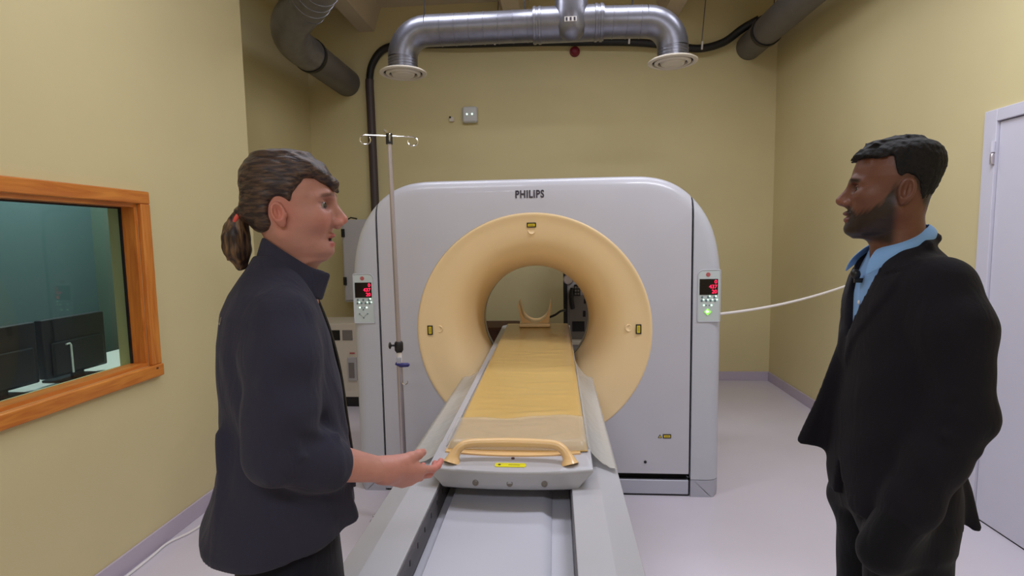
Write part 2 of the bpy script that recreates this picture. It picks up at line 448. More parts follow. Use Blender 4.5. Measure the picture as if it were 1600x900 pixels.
def clipped(name, m, cuts, parent=ct, shift=0.0, bevel=0.0):
    me = shell.mesh(name); bm = bmesh.new(); bm.from_mesh(me)
    for co, no in cuts:      # keeps the side the normal points away from
        g = bm.verts[:]+bm.edges[:]+bm.faces[:]
        r = bmesh.ops.bisect_plane(bm, geom=g, plane_co=co, plane_no=no, clear_outer=True)
        ed = [e for e in r['geom_cut'] if isinstance(e, bmesh.types.BMEdge)]
        # a return flange, 3 cm deep, along the cut
        ex = bmesh.ops.extrude_edge_only(bm, edges=ed)
        vs = [v for v in ex['geom'] if isinstance(v, bmesh.types.BMVert)]
        c = Vector((GX, GY+0.5, 1.0))
        for v in vs:
            v.co.y += 0.03 if v.co.y < GY+0.2 else 0.0
            d = (c-v.co); d.y = 0
            n3 = Vector(no); d -= n3*d.dot(n3)
            if d.length > 1e-6: v.co += d.normalized()*0.012
    bmesh.ops.recalc_face_normals(bm, faces=bm.faces)
    bm.to_mesh(me); bm.free()
    if shift: me.transform(Matrix.Translation((0, shift, 0)))
    o = bpy.data.objects.new(name, me); COL.objects.link(o); me.materials.append(m)
    finish(o, parent, True, 0, ang=35)
    return o
clipped('front_cover', M['gwhite'], [((GX+SL-0.008, 0, 0), (1, 0, 0)), ((GX-SL+0.008, 0, 0), (-1, 0, 0)), ((0, 0, 0.150), (0, 0, -1))], shift=-0.006)
for s in (-1, 1):
    clipped('side_cover', M['gside'], [((GX+s*(SL+0.006), 0, 0), (-s, 0, 0)), ((0, 0, 0.112), (0, 0, -1))])
    clipped('side_foot', M['gfoot'], [((GX+s*(SL+0.006), 0, 0), (-s, 0, 0)), ((0, 0, 0.108), (0, 0, 1))])
# inner body that shows dark in the slits and under the cover
ib = MB()
ins = [tuple(p) for p in inset(0.05)]
c2 = np.array([[math.cos(a)*0.80, BZ+math.sin(a)*0.80] for a in angs])
ib.loops([L3(c2, 0.06), L3(inset(0.045), 0.06), L3(inset(0.045), GD-0.05)])
ib.build('inner_body', M['black'], ct, smooth=False)
pl = bx('plinth', M['silver'], ct, GX-SL-0.02, GX+SL-0.004, GY+0.004, GY+0.030, 0.012, 0.104, bevel=0.006)
bx('plinth_gap', M['black'], ct, GX-SL, GX+SL, GY+0.012, GY+0.3, 0.0, 0.012)
# bore funnel: surface of revolution about the bore axis
prof = [(BR+0.004, 0.03), (BR+0.005, -0.005), (BR, -0.010), (BR-0.010, -0.010), (BR-0.022, -0.004), (0.66, 0.006), (0.62, 0.014), (0.58, 0.024), (0.545, 0.038), (0.51, 0.060), (0.48, 0.092), (0.452, 0.138), (0.428, 0.200), (0.408, 0.275), (0.393, 0.36), (0.382, 0.45), (0.376, 0.545), (0.376, 0.552)]
MB().lathe(prof, (GX+0.004, GY, BZ-0.004), (0, 1, 0), n=128, cap=False).build('bore_funnel', M['cream'], ct, ang=60)
MB().lathe([(0.376, 0.553), (0.382, 0.556), (0.382, 0.566), (0.376, 0.569)], (GX+0.004, GY, BZ-0.004), (0, 1, 0), n=96, cap=False).build('bore_seam', M['black'], ct)
MB().lathe([(0.376, 0.570), (0.376, 0.64), (0.40, 0.74), (0.47, 0.85), (0.60, 0.93), (0.64, 0.952)], (GX+0.004, GY, BZ-0.004), (0, 1, 0), n=96, cap=False).build('rear_funnel', M['gside'], ct, ang=60)

# lettering, warning stickers, lock
text_mesh('maker_lettering', 'PHILIPS', 0.062, M['ink'], ct, face_mtx(GX-0.006, GY-0.0075, 1.886), 0.0012, 0.0020, xs=0.80, sp=1.12)
def sticker(x, z, w_, h_, y, tilt=0.0):
    mt = Matrix.Translation((x, y, z)) @ Matrix.Rotation(tilt, 4, 'X')
    o = MB().box(-w_/2, w_/2, -0.001, 0.001, -h_/2, h_/2, mt).build('warning_sticker', M['black'], ct, smooth=False)
    k = 0.22*min(w_, h_)
    p = MB().box(-w_/2+k, w_/2-k, -0.0018, 0.001, -h_/2+k, h_/2-k, mt).build('sticker_face', M['yellow'], o, smooth=False)
    ln = MB()
    for i in range(2):
        if w_ > h_: ln.box(-w_*0.26, w_*0.26, -0.0024, -0.0016, -h_*0.13+i*h_*0.2, -h_*0.13+i*h_*0.2+h_*0.05, mt)
        else: ln.box(-w_*0.13+i*w_*0.2, -w_*0.13+i*w_*0.2+w_*0.05, -0.0024, -0.0016, -h_*0.26, h_*0.26, mt)
    ln.build('sticker_print', M['ink'], o, smooth=False)
sticker(GX+0.002, 1.702, 0.056, 0.030, GY+0.004, 0.2)
sticker(GX-0.645, 1.056, 0.034, 0.060, GY+0.003)
sticker(GX+0.648, 1.058, 0.034, 0.060, GY+0.003)
sticker(0.680, 0.390, 0.050, 0.026, GY-0.0075)
tri = MB().prism([(0.625, 0.379), (0.650, 0.379), (0.6375, 0.402)], 1, GY-0.0085, GY-0.006)
to = tri.build('warning_triangle', M['black'], ct, smooth=False)
MB().prism([(0.6305, 0.3825), (0.6445, 0.3825), (0.6375, 0.3955)], 1, GY-0.0093, GY-0.008).build('triangle_face', M['yellow'], to, smooth=False)
MB().lathe([(0.009, 0), (0.009, 0.004)], (0.549, GY-0.010, 0.224), (0, 1, 0), n=20).build('cover_lock', M['black'], ct)
# alignment-laser dimples beside the stickers
for x, z, q in ((GX-0.59, 1.060, 0.0205), (GX+0.592, 1.062, 0.0205), (GX+0.002, 1.668, 0.0145)):
    MB().lathe([(0.024, -0.004), (0.022, 0.002), (0.019, 0.003), (0.014, -0.0005), (0.0, -0.0015)], (x, GY+q, z), (0, -1, 0), n=24, cap=False).build('laser_dimple', M['cream'], ct)

# control panels on both side covers
def panel(s):
    xc = GX+s*1.062; y = GY+0.001
    def rr(x0, x1, z0, z1, r, big):
        P = []
        for cx, cz, a0, rr_ in ((x1, z1, 0, r if s < 0 else 0.006), (x0, z1, 90, r if s > 0 else 0.006), (x0, z0, 180, 0.006), (x1, z0, 270, 0.006)):
            ccx = cx-rr_ if cx == x1 else cx+rr_; ccz = cz-rr_ if cz == z1 else cz+rr_
            for q in np.linspace(a0, a0+90, 6): P.append((ccx+rr_*math.cos(math.radians(q)), ccz+rr_*math.sin(math.radians(q))))
        return P
    o = MB().prism(rr(xc-0.062, xc+0.062, 1.108, 1.412, 0.03, 0), 1, y-0.004, y+0.02).build('control_panel', M['panelg'], ct, smooth=False)
    # raised rim, open at the outer side
    rim = rr(xc-0.0655, xc+0.0655, 1.1045, 1.4155, 0.032, 0)
    MB().tube([(a, y-0.003, b) for a, b in rim], 0.0035, 6, closed=True).build('panel_rim', M['gside'], o)
    sc = bx('display', M['screen'], o, xc-0.056, xc+0.052, y-0.007, y-0.003, 1.266, 1.362, bevel=0.002)
    xs = xc+0.046
    for k, (tx, sz) in enumerate((('0', 0.031), ('437', 0.031), ('20', 0.031))):
        text_mesh('display_digits', tx, sz, M['redlit'], o, face_mtx(xs, y-0.0075, 1.344-k*0.0295), 0.0004, 0.0002, 'RIGHT', 1.0)
    MB().lathe([(0.013, 0), (0.013, 0.0015), (0.010, 0.002)], (xc-0.006, y-0.004, 1.388), (0, -1, 0), n=20).build('stop_symbol', M['redlit2'], o)
    for i in range(3):
        MB().lathe([(0.0065, 0), (0.006, 0.003)], (xc-0.040+i*0.036, y-0.004, 1.252), (0, -1, 0), n=12).build('button', M['btn'], o)
    for i in range(4):
        MB().lathe([(0.0065, 0), (0.006, 0.003)], (xc-0.042+i*0.026, y-0.004, 1.231), (0, -1, 0), n=12).build('button', M['btn'], o)
    lit = ((0, 1), (0, 2), (1, 0), (1, 1), (1, 2), (1, 3)) if s > 0 else ((0, 2), (1, 2), (1, 3), (1, 0))
    for r_, c_ in lit:
        x = xc-0.031+c_*(0.036 if r_ == 0 else 0.026); z = 1.258-r_*0.021
        MB().lathe([(0.0042, 0), (0.0036, 0.003)], (x, y-0.004, z), (0, -1, 0), n=10).build('indicator_light', M['led'], o)
    for x in (-0.022, 0.022):
        MB().lathe([(0.005, 0), (0.0045, 0.003)], (xc-0.006+x, y-0.004, 1.203), (0, -1, 0), n=10).build('indicator_light', M['led'], o)
        MB().lathe([(0.0042, 0), (0.004, 0.003)], (xc-0.006+x*0.45, y-0.004, 1.203), (0, -1, 0), n=10).build('button', M['btn'], o)
    d = 0.021
    MB().prism([(xc-0.006-d, 1.163), (xc-0.006, 1.163-d), (xc-0.006+d, 1.163), (xc-0.006, 1.163+d)], 1, y-0.008, y-0.004).build('direction_pad', M['ledg'] if s > 0 else M['panelg'], o, smooth=False)
    if s > 0:
        d = 0.010
        MB().prism([(xc-0.009-d, 1.165), (xc-0.009, 1.165-d), (xc-0.009+d, 1.165), (xc-0.009, 1.165+d)], 1, y-0.0095, y-0.008).build('pad_light', M['led'], o, smooth=False)
    else:
        for a in range(4):
            q = a*math.pi/2
            MB().lathe([(0.0045, 0), (0.004, 0.003)], (xc-0.006+0.026*math.cos(q), y-0.004, 1.163+0.026*math.sin(q)), (0, -1, 0), n=10).build('button', M['btn'], o)
M['redlit2'] = mat('red_stop_mark', rgb(182, 92, 94), 0.5)
panel(-1); panel(1)

# ------------------------------------------------------------------ patient table
TX = -0.160
TR = -0.178
tb = thing('patient_table', (TX, 2.3, 0), 'long white patient table with side rails leading into the scanner bore', 'scanner table')
T0, T1 = 1.20, 3.27
RZ = 0.78
def rail(s):
    xi, xm, xo = TR+s*0.228, TR+s*0.324, TR+s*0.404
    P = [(xi, RZ), (xm, RZ), (xo, RZ-0.030), (xo+s*0.004, RZ-0.10), (xo-s*0.06, RZ-0.30), (xi, RZ-0.30)]
    return MB().prism(P, 1, T0, T1).build('side_rail', M['table'], tb, smooth=True, bevel=0.003, seg=2, ang=12)
rail(-1); rail(1)
for s in (-1, 1):
    bx('rail_inner_wall', M['slot'], tb, min(TR+s*0.228, TR+s*0.2245), max(TR+s*0.228, TR+s*0.2245), T0, T1-0.02, 0.60, RZ-0.006)
for k in range(8):
    bx('slot_mark', M['black'], tb, TR-0.2242, TR-0.2232, T0+0.08+k*0.085, T0+0.086+k*0.085, 0.735, 0.750)
P = [(TR-0.2245, 0.60), (TR-0.2245, 0.690), (TR+0.2245, 0.690), (TR+0.2245, 0.60)]
MB().prism(P, 1, T0, T1).build('deck_ledge', M['deck'], tb, bevel=0.003)
P = [(TR-0.194, 0.690), (TR-0.190, 0.716), (TR+0.128, 0.716), (TR+0.160, 0.694), (TR+0.160, 0.690)]
MB().prism(P, 1, T0, T1).build('deck_panel', M['deck'], tb, bevel=0.004)
bx('pedestal', M['table'], tb, TX-0.27, TX+0.27, T0+0.25, T1, 0.10, 0.58, bevel=0.03, seg=3)
bx('pedestal_foot', M['gfoot'], tb, TX-0.31, TX+0.31, T0+0.15, T1, 0.0, 0.10, bevel=0.02)
# sliding cradle: long shallow trough rising slightly towards the bore
def zc(y): return 0.845+(y-1.75)*0.0205
def cradle():
    loops = []
    for y in (1.80, 2.1, 2.6, 3.2, 3.9, 4.42, 4.46):
        z = zc(y); h = 0.278 if y < 4.44 else 0.25
        sec = [(-h, z), (-h, z-0.018), (-h*0.8, z-0.055), (0, z-0.075), (h*0.8, z-0.055), (h, z-0.018), (h, z)]
        top = [(h*0.9, z+0.0), (0, z-0.004), (-h*0.9, z+0.0)]
        loops.append([(TX+a, y, b) for a, b in sec+top])
    return MB().loops(loops, True, True).build('cradle', M['table'], tb, ang=50)
cradle()
# foot-end block of the cradle: curved front, wings that overhang the rails
def nose():
    n = 25; mb = MB()
    u = np.linspace(-1, 1, n)
    def front(hw, y0, bow, z):
        return [(TX+hw*t, y0+bow*(abs(t)**2.2), z) for t in u]
    def back(hw, y, z): return [(TX+hw*t, y, z) for t in u[::-1]]
    Zt = 0.846
    loops = [front(0.225, 1.744, 0.012, 0.775)+back(0.225, 1.98, 0.775),
             front(0.232, 1.736, 0.014, 0.782)+back(0.232, 1.98, 0.782),
             front(0.245, 1.730, 0.020, 0.800)+back(0.245, 1.98, 0.800),
             front(0.278, 1.724, 0.034, Zt-0.016)+back(0.280, 1.98, Zt-0.012),
             front(0.283, 1.722, 0.036, Zt-0.006)+back(0.284, 1.98, Zt-0.004),
             front(0.280, 1.726, 0.036, Zt)+back(0.282, 1.98, Zt),
             front(0.262, 1.750, 0.034, Zt+0.002)+back(0.262, 1.98, Zt+0.002)]
    mb.loops(loops, True, True)
    return mb.build('foot_end_block', M['table'], tb, ang=50)
ns = nose()
# cream insert behind the handle
n = 17
u = np.linspace(-1, 1, n)
L0 = [(TX+0.245*t, 1.875-0.030*(1-t*t), 0.8475) for t in u]+[(TX+0.245*t, 1.985, 0.8475) for t in u[::-1]]
L1 = [(x, y, z+0.006) for x, y, z in L0]
MB().loops([L0, L1], True, True).build('cream_insert', M['creamd'], tb, smooth=False)
# grab handle: bowed tube with flattened feet
hp = smooth_path([(TX-0.205, 1.790, 0.846), (TX-0.198, 1.800, 0.868), (TX-0.180, 1.812, 0.892), (TX-0.150, 1.822, 0.903), (TX-0.08, 1.826, 0.906), (TX, 1.828, 0.907), (TX+0.08, 1.826, 0.906), (TX+0.150, 1.822, 0.903), (TX+0.180, 1.812, 0.892), (TX+0.198, 1.800, 0.868), (TX+0.205, 1.790, 0.846)], 6)
k = len(hp)
rad = [0.0160+0.016*max(0, 1-min(i, k-1-i)/10.0)**1.5 for i in range(k)]
MB().tube(hp, rad, 16).build('grab_handle', M['creamd'], tb, ang=70)
for x in (-0.114, 0.002, 0.118):
    bo = MB().lathe([(0.0105, -0.004), (0.0105, 0.002), (0.008, 0.0025), (0.0075, 0.0)], (TX+x, 1.7295+0.02*abs(x), 0.803), (0, -1, 0.12), n=20)
    bo.build('bolt_cap', M['greyd'], tb)
MB().lathe([(0.006, 0), (0.006, 0.003)], (TX+0.006, 1.828, 0.8485), (0, 0, 1), n=14).build('screw', M['brown'], tb)
tagb = MB()
tagb.prism([(TX-0.052+0.108*a, 1.756+0.030*b) for a, b in ((0.06, 0), (0.94, 0), (1, 0.2), (0.98, 0.9), (0.9, 1), (0.05, 1), (0, 0.8), (0.01, 0.2))], 2, 0.8485, 0.8505)
yl = tagb.build('yellow_label', M['yellow2'], tb, smooth=False)
MB().lathe([(0.005, 0), (0.005, 0.0006)], (TX-0.036, 1.771, 0.8506), (0, 0, 1), n=14).build('label_symbol', M['ink'], yl)
bx('label_print', M['ink'], yl, TX-0.005, TX+0.035, 1.7695, 1.7715, 0.8505, 0.851)

# mattress: its own thing on the cradle
def mattress():
    nx, ny = 40, 150
    hw, y0, y1, th = 0.257, 1.895, 4.33, 0.030
    rng = random.Random(3)
    wr = [(rng.uniform(-0.2, 0.2), rng.uniform(0.10, 1.5), rng.uniform(0.03, 0.12), rng.uniform(0.006, 0.018), rng.uniform(-0.25, 0.25), rng.uniform(0.0010, 0.0028)) for _ in range(46)]
    wr += [(-0.07, 0.055, 0.07, 0.014, -0.7, 0.006), (0.10, 0.05, 0.08, 0.014, 0.6, 0.006), (0.0, 0.17, 0.10, 0.012, 0.08, 0.004), (-0.03, 0.21, 0.13, 0.01, -0.1, 0.003), (0.05, 0.32, 0.12, 0.012, 0.15, 0.003)]
    X, Y = np.meshgrid(np.linspace(-1, 1, nx), np.linspace(0, 1, ny), indexing='ij')
    x = X*hw; yl_ = Y*(y1-y0)
    front_bow = 0.014*(1-X*X)
    y = y0+yl_-front_bow*(1-Y)
    edge = np.clip((1-np.abs(X))*hw/0.018, 0, 1); e2 = np.clip(yl_/0.02, 0, 1)
    r = np.sqrt(1-(1-edge)**2)*np.sqrt(np.clip(1-(1-e2)**2, 0, 1))
    z = th*r
    for cx, cy, lx, ly, sl, am in wr:
        d = (yl_-cy)-sl*(x-cx)
        z = z+am*r*np.exp(-((x-cx)/lx)**2-(d/ly)**2)*1.2
        z = z-am*0.35*r*np.exp(-((x-cx)/lx)**2-((d-ly*1.4)/ly)**2)
    base = np.array([zc(v) for v in y.ravel()]).reshape(y.shape)+0.004
    top = np.stack([x+TX+0.016, y, base+z], -1).reshape(-1, 3)
    fs = [(i*ny+j, (i+1)*ny+j, (i+1)*ny+j+1, i*ny+j+1) for i in range(nx-1) for j in range(ny-1)]
    mb = MB(); mb.add(top, fs)
    per = [i*ny for i in range(nx)]+[(nx-1)*ny+j for j in range(1, ny)]+[i*ny+ny-1 for i in range(nx-2, -1, -1)]+[j for j in range(ny-2, 0, -1)]
    mb.f.append(tuple(per))
    return mb
mt_ = mattress().build('table_mattress', None or mat('mattress_vinyl', rgb(212, 176, 106), 0.30, vary=0.03, vscale=5, coat=0.35, bump=0.08, bscale=25), None, ang=70)
tag(mt_, 'long thin yellow vinyl mattress on the patient table', 'mattress')

# translucent plastic film tucked along both sides of the mattress
fm = bpy.data.materials.new('clear_film'); fm.use_nodes = True
nt = fm.node_tree; b = nt.nodes['Principled BSDF']
b.inputs['Base Color'].default_value = rgb(214, 210, 202); b.inputs['Roughness'].default_value = 0.25; b.inputs['Alpha'].default_value = 0.60
tcn = nt.nodes.new('ShaderNodeTexCoord'); nz = nt.nodes.new('ShaderNodeTexNoise'); nz.inputs['Scale'].default_value = 30
nt.links.new(tcn.outputs['Object'], nz.inputs['Vector'])
bpn = nt.nodes.new('ShaderNodeBump'); bpn.inputs['Strength'].default_value = 0.2; bpn.inputs['Distance'].default_value = 0.01
nt.links.new(nz.outputs['Fac'], bpn.inputs['Height']); nt.links.new(bpn.outputs['Normal'], b.inputs['Normal'])
def film(s, lab):
    ny, nx = 90, 9
    pts = []
    for j in range(ny):
        y = 1.93+j/(ny-1)*(3.24-1.93)
        for i in range(nx):
            t = i/(nx-1)
            xi, xo = TX+0.014+s*0.262, TR+s*0.401
            zt = zc(y)+0.008; ze = RZ-0.014
            z = zt+(ze-zt)*min(1.0, t*1.25)**0.7+0.0022*math.sin(y*41+i*1.3)*math.sin(y*17+s)*(0.3+t)
            pts.append((xi+(xo-xi)*t, y, max(z, RZ+0.006) if t < 0.7 else (max(z, RZ-0.004) if t < 0.9 else RZ-0.012)))
    fs = [(j*nx+i, j*nx+i+1, (j+1)*nx+i+1, (j+1)*nx+i) for j in range(ny-1) for i in range(nx-1)]
    o = MB().add(pts, fs).build('plastic_film', fm, None, ang=80)
    sd = o.modifiers.new('thick', 'SOLIDIFY'); sd.thickness = 0.0012
    tag(o, lab, 'plastic sheet', 'plastic film beside the mattress')
film(-1, 'strip of clear plastic film on the left rail beside the mattress')
film(1, 'strip of clear plastic film on the right rail beside the mattress')
fm2 = fm.copy(); fm2.name = 'clear_film_thin'; fm2.node_tree.nodes['Principled BSDF'].inputs['Alpha'].default_value = 0.20
nx, ny = 26, 14; pts = []
for j in range(ny):
    for i in range(nx):
        X_ = -1+2*i/(nx-1); y = 1.882+0.26*j/(ny-1)*(1+0.05*math.sin(i*0.37+1)+0.10*X_)
        z = zc(y)+0.0415+0.0022*math.sin(i*0.8+j*0.5)*math.sin(j*0.9) if j > 0 else zc(y)+0.014
        pts.append((TX+0.016+0.258*X_, y-0.012*(1-X_*X_)*(1-j/(ny-1)), z))
o = MB().add(pts, [(j*nx+i, j*nx+i+1, (j+1)*nx+i+1, (j+1)*nx+i) for j in range(ny-1) for i in range(nx-1)]).build('plastic_film', fm2, None, ang=80)
sd = o.modifiers.new('thick', 'SOLIDIFY'); sd.thickness = 0.0008
tag(o, 'clear plastic film wrapped over the near end of the mattress behind the handle', 'plastic sheet', 'plastic film beside the mattress')

# head holder clipped to the far end of the mattress
HY = 4.20
hh = thing('head_holder', (TX, HY, zc(HY)), 'cream U shaped head holder standing at the far end of the table', 'head holder')
HX = -0.160
def ucup():
    n = 21; a = np.linspace(math.radians(196), math.radians(344), n)
    loops = []
    for y, grow in ((HY-0.02, 0.0), (HY+0.0, 0.004), (HY+0.22, 0.004)):
        inn = [(HX+0.112*math.cos(q)*(1.0 if True else 1), y, zc(HY)+0.185+0.118*math.sin(q)) for q in a]
        inn[0] = (HX-0.124, y, zc(HY)+0.235); inn[-1] = (HX+0.124, y, zc(HY)+0.235)
        outp = [(HX+0.128, y, zc(HY)+0.20), (HX+0.119, y, zc(HY)+0.13), (HX+0.100, y, zc(HY)+0.040), (HX-0.100, y, zc(HY)+0.040), (HX-0.119, y, zc(HY)+0.13), (HX-0.132, y, zc(HY)+0.20)]
        loops.append(inn+outp)
    return MB().loops(loops, True, True).build('cup', M['creamd'], hh, ang=40)
ucup()
bx('foot_plate', M['cream'], hh, HX-0.122, HX+0.122, HY-0.06, HY+0.05, zc(HY)+0.036, zc(HY)+0.066, bevel=0.008)
MB().tube(smooth_path([(HX+0.116, HY+0.02, 1.00), (HX+0.16, HY+0.04, 1.015), (HX+0.20, HY+0.06, 1.04), (HX+0.24, HY+0.10, 1.045)], 6), 0.009, 8).build('strap', M['black'], hh)

# ------------------------------------------------------------------ drip stand
ivx, ivy = -0.872, 2.90
iv = thing('drip_stand', (ivx, ivy, 0), 'stainless drip stand with curled hooks in front of the scanner, left of the table', 'IV stand')
lean = -0.012
MB().tube([(ivx, ivy, 1.02), (ivx+lean, ivy, 2.15)], 0.0125, 14).build('upper_pole', M['steel'], iv)
MB().tube([(ivx+0.006, ivy, 0.10), (ivx, ivy, 0.93)], 0.0165, 16).build('lower_pole', M['steel'], iv)
MB().tube([(ivx, ivy, 0.93), (ivx, ivy, 1.02)], 0.0145, 16).build('clear_sleeve', M['white'], iv)
MB().lathe([(0.018, 0), (0.018, 0.055)], (ivx+lean, ivy, 2.140), n=16).build('top_cap', M['black'], iv)
def hook(dx, dy):
    d = np.array([dx, dy, 0.0]); c = np.array([ivx+lean, ivy, 2.183])
    up = np.array([0, 0, 1.0])
    pts = [c, c+d*0.125]
    cc = c+d*0.125-up*0.024
    for q in np.linspace(90, -215, 16):
        pts.append(cc+0.024*(math.cos(math.radians(q))*d*1.15+math.sin(math.radians(q))*up))
    return MB().tube(pts, 0.0034, 8).build('hook', M['chrome'], iv)
for a in (22, 108, 202, 288):
    hook(math.cos(math.radians(a)), math.sin(math.radians(a)))
cp = MB(); cp.lathe([(0.020, -0.030), (0.024, -0.022), (0.024, 0.018), (0.019, 0.026)], (ivx, ivy, 1.035), n=18)
cp.tube([(ivx-0.015, ivy-0.004, 1.040), (ivx-0.042, ivy-0.010, 1.040)], 0.006, 10)
cp.lathe([(0.010, 0), (0.019, 0.004), (0.019, 0.010), (0.012, 0.014)], (ivx-0.040, ivy-0.010, 1.040), (-1, -0.2, 0), n=14)
cp.tube([(ivx, ivy, 1.015), (ivx+0.002, ivy-0.004, 0.998)], [0.020, 0.016], 12)
cp.build('height_clamp', M['black'], iv)
bc = MB(); bc.tube([(ivx-0.018, ivy-0.008, 0.938), (ivx+0.010, ivy-0.012, 0.930), (ivx+0.052, ivy-0.014, 0.932), (ivx+0.060, ivy-0.014, 0.934)], [0.009, 0.013, 0.012, 0.006], 12)
bc.build('blue_clip', M['blue'], iv)
bx('clip_bracket', M['gfoot'], iv, ivx-0.012, ivx+0.013, ivy-0.018, ivy+0.014, 0.935, 0.975, bevel=0.004)
MB().tube(arc((ivx+0.030, ivy-0.014, 0.835), (1, 0, 0), (0, 0, 1), 0.016, math.pi*0.9, math.pi*2.1, 10), 0.003, 8).build('bag_hook', M['chrome'], iv)
MB().lathe([(0.04, 0.055), (0.04, 0.075), (0.02, 0.11), (0.016, 0.13)], (ivx+0.006, ivy, 0), n=20).build('base_hub', M['greyd'], iv)
for k in range(5):
    q = 2*math.pi*k/5+0.9
    ex, ey = ivx+0.006+0.18*math.cos(q), ivy+0.18*math.sin(q)
    MB().tube([(ivx+0.006+0.03*math.cos(q), ivy+0.03*math.sin(q), 0.072), (ex, ey, 0.066)], [0.014, 0.010], 10).build('leg', M['steel'], iv)
    MB().lathe([(0.022, -0.010), (0.024, -0.006), (0.024, 0.006), (0.022, 0.010)], (ex, ey, 0.024), (math.sin(q), -math.cos(q), 0), n=16).build('castor', M['black'], iv)
    MB().tube([(ex, ey, 0.03), (ex, ey, 0.07)], 0.006, 8).build('castor_stem', M['steel'], iv)

# ------------------------------------------------------------------ ventilation ducts
def pipe_mb(path, r, n=28, seam_every=None):
    mb = MB(); mb.tube(path, r, n); return mb
def seams(mb, p, q, r, step, n=28):
    p, q = np.array(p, float), np.array(q, float); L = np.linalg.norm(q-p); d = (q-p)/L
    s = step
    while s < L-0.01:
        mb.lathe([(r-0.001, -0.004), (r+0.0035, -0.0025), (r+0.0035, 0.0025), (r-0.001, 0.004)], p+d*s, d, n=n, cap=False); s += step
YD, ZD, RD = 4.40, 3.285, 0.118
main = thing('ventilation_duct', (-0.05, YD, ZD), 'galvanised steel T duct with two round white air outlets hanging above the scanner', 'air duct')
XDL, XDR = -1.205, 0.925
mz = lambda x: ZD-0.004*(x)
mb = MB(); mb.tube([(-1.00, YD, ZD), (-0.12, YD, ZD)], RD, 32); seams(mb, (-1.00, YD, ZD), (-0.12, YD, ZD), RD, 0.115, 32); mb.build('duct_pipe', M['galv'], main)
mb = MB(); mb.tube([(0.36, YD, ZD), (0.72, YD, ZD-0.01)], RD, 32); seams(mb, (0.36, YD, ZD), (0.72, YD, ZD-0.01), RD, 0.105, 32); mb.build('duct_pipe', M['galv'], main)
ml = arc((-1.00, YD, ZD-0.205), (-1, 0, 0), (0, 0, 1), 0.205, math.pi/2, 0, 9)
MB().tube(ml, RD, 32).build('elbow', M['galv'], main, ang=50)
mr = arc((0.72, YD, ZD-0.215), (1, 0, 0), (0, 0, 1), 0.205, math.pi/2, 0, 9)
MB().tube(mr, RD, 32).build('elbow', M['galv'], main, ang=50)
def drop(x, z1):
    mb = MB(); mb.tube([(x, YD, z1), (x, YD, 2.985)], RD-0.003, 32); seams(mb, (x, YD, z1+0.01), (x, YD, 2.95), RD-0.003, 0.022, 32)
    mb.build('drop_pipe', M['galv'], main)
    d = MB().lathe([(0.115, 0.03), (0.175, 0.012), (0.188, 0.004), (0.188, -0.004), (0.168, -0.012), (0.156, -0.006), (0.154, 0.010)], (x, YD, 2.965), n=48, cap=False).build('air_outlet', M['offwhite'], main, ang=50)
    MB().lathe([(0.155, 0.009), (0.146, 0.009), (0.138, 0.009)], (x, YD, 2.965), n=48, cap=False).build('outlet_slot', M['dark'], d)
    MB().lathe([(0.138, 0.006), (0.138, -0.006), (0.118, -0.016), (0.112, -0.012), (0.112, 0.006)], (x, YD, 2.965), n=48, cap=False).build('inner_ring', M['offwhite'], d)
    MB().lathe([(0.098, 0.012), (0.098, 0.0), (0.085, -0.020), (0.0, -0.026)], (x, YD, 2.965), n=48, cap=False).build('centre_disc', M['offwhite'], d)
    MB().lathe([(0.153, 0.008), (0.090, 0.008), (0.0, 0.008)], (x, YD, 2.965), n=48, cap=False).build('dark_throat', M['dark'], d)
drop(XDL, ZD-0.205); drop(XDR, ZD-0.215)
tx = 0.145
mb = MB(); mb.tube([(-0.155, YD, ZD), (0.395, YD, ZD)], RD+0.014, 32)
for x in (-0.14, -0.10, 0.335, 0.375):
    mb.lathe([(RD+0.013, -0.012), (RD+0.020, -0.009), (RD+0.020, 0.009), (RD+0.013, 0.012)], (x, YD, ZD), (1, 0, 0), n=32, cap=False)
tee = mb.build('tee_piece', M['galv'], main)
MB().tube([(tx, YD-0.015, ZD-0.115), (tx, YD-0.03, ZD-0.09), (tx, YD-0.040, ZD-0.05), (tx, YD-0.040, ZD+0.05), (tx, YD-0.04, ZD+0.22)], [RD*0.6, RD*0.9, RD+0.012, RD+0.012, RD+0.004], 32).build('branch_collar', M['galv'], main)
MB().tube([(tx, YD-0.04, ZD+0.20), (tx, YD-0.04, ZC)], RD-0.012, 32).build('riser_pipe', M['galv'], main)
bx('rating_sticker', M['white'], main, tx-0.055, tx+0.035, YD-0.174, YD-0.170, ZD-0.045, ZD-0.010)
for x in (-0.040, -0.010, 0.020):
    bx('sticker_mark', M['ink'], main, tx+x-0.007, tx+x+0.007, YD-0.1755, YD-0.1735, ZD-0.040, ZD-0.015)
# hanger wires
for i, (x, y, z0, lab) in enumerate(((-1.02, YD+0.02, ZD+RD-0.002, 'a'), (-0.22, YD+0.02, ZD+RD-0.002, 'b'), (0.62, YD+0.02, ZD+RD-0.006, 'c'))):
    MB().tube([(x, y, z0), (x, y, ZC)], 0.0045, 8).build('hanger_wire', M['black'], main)

def run_duct(name, pts, r, bend_r, m, lab, ring_at, ring_dir):
    o = thing(name, pts[0], lab, 'air duct')
    return o
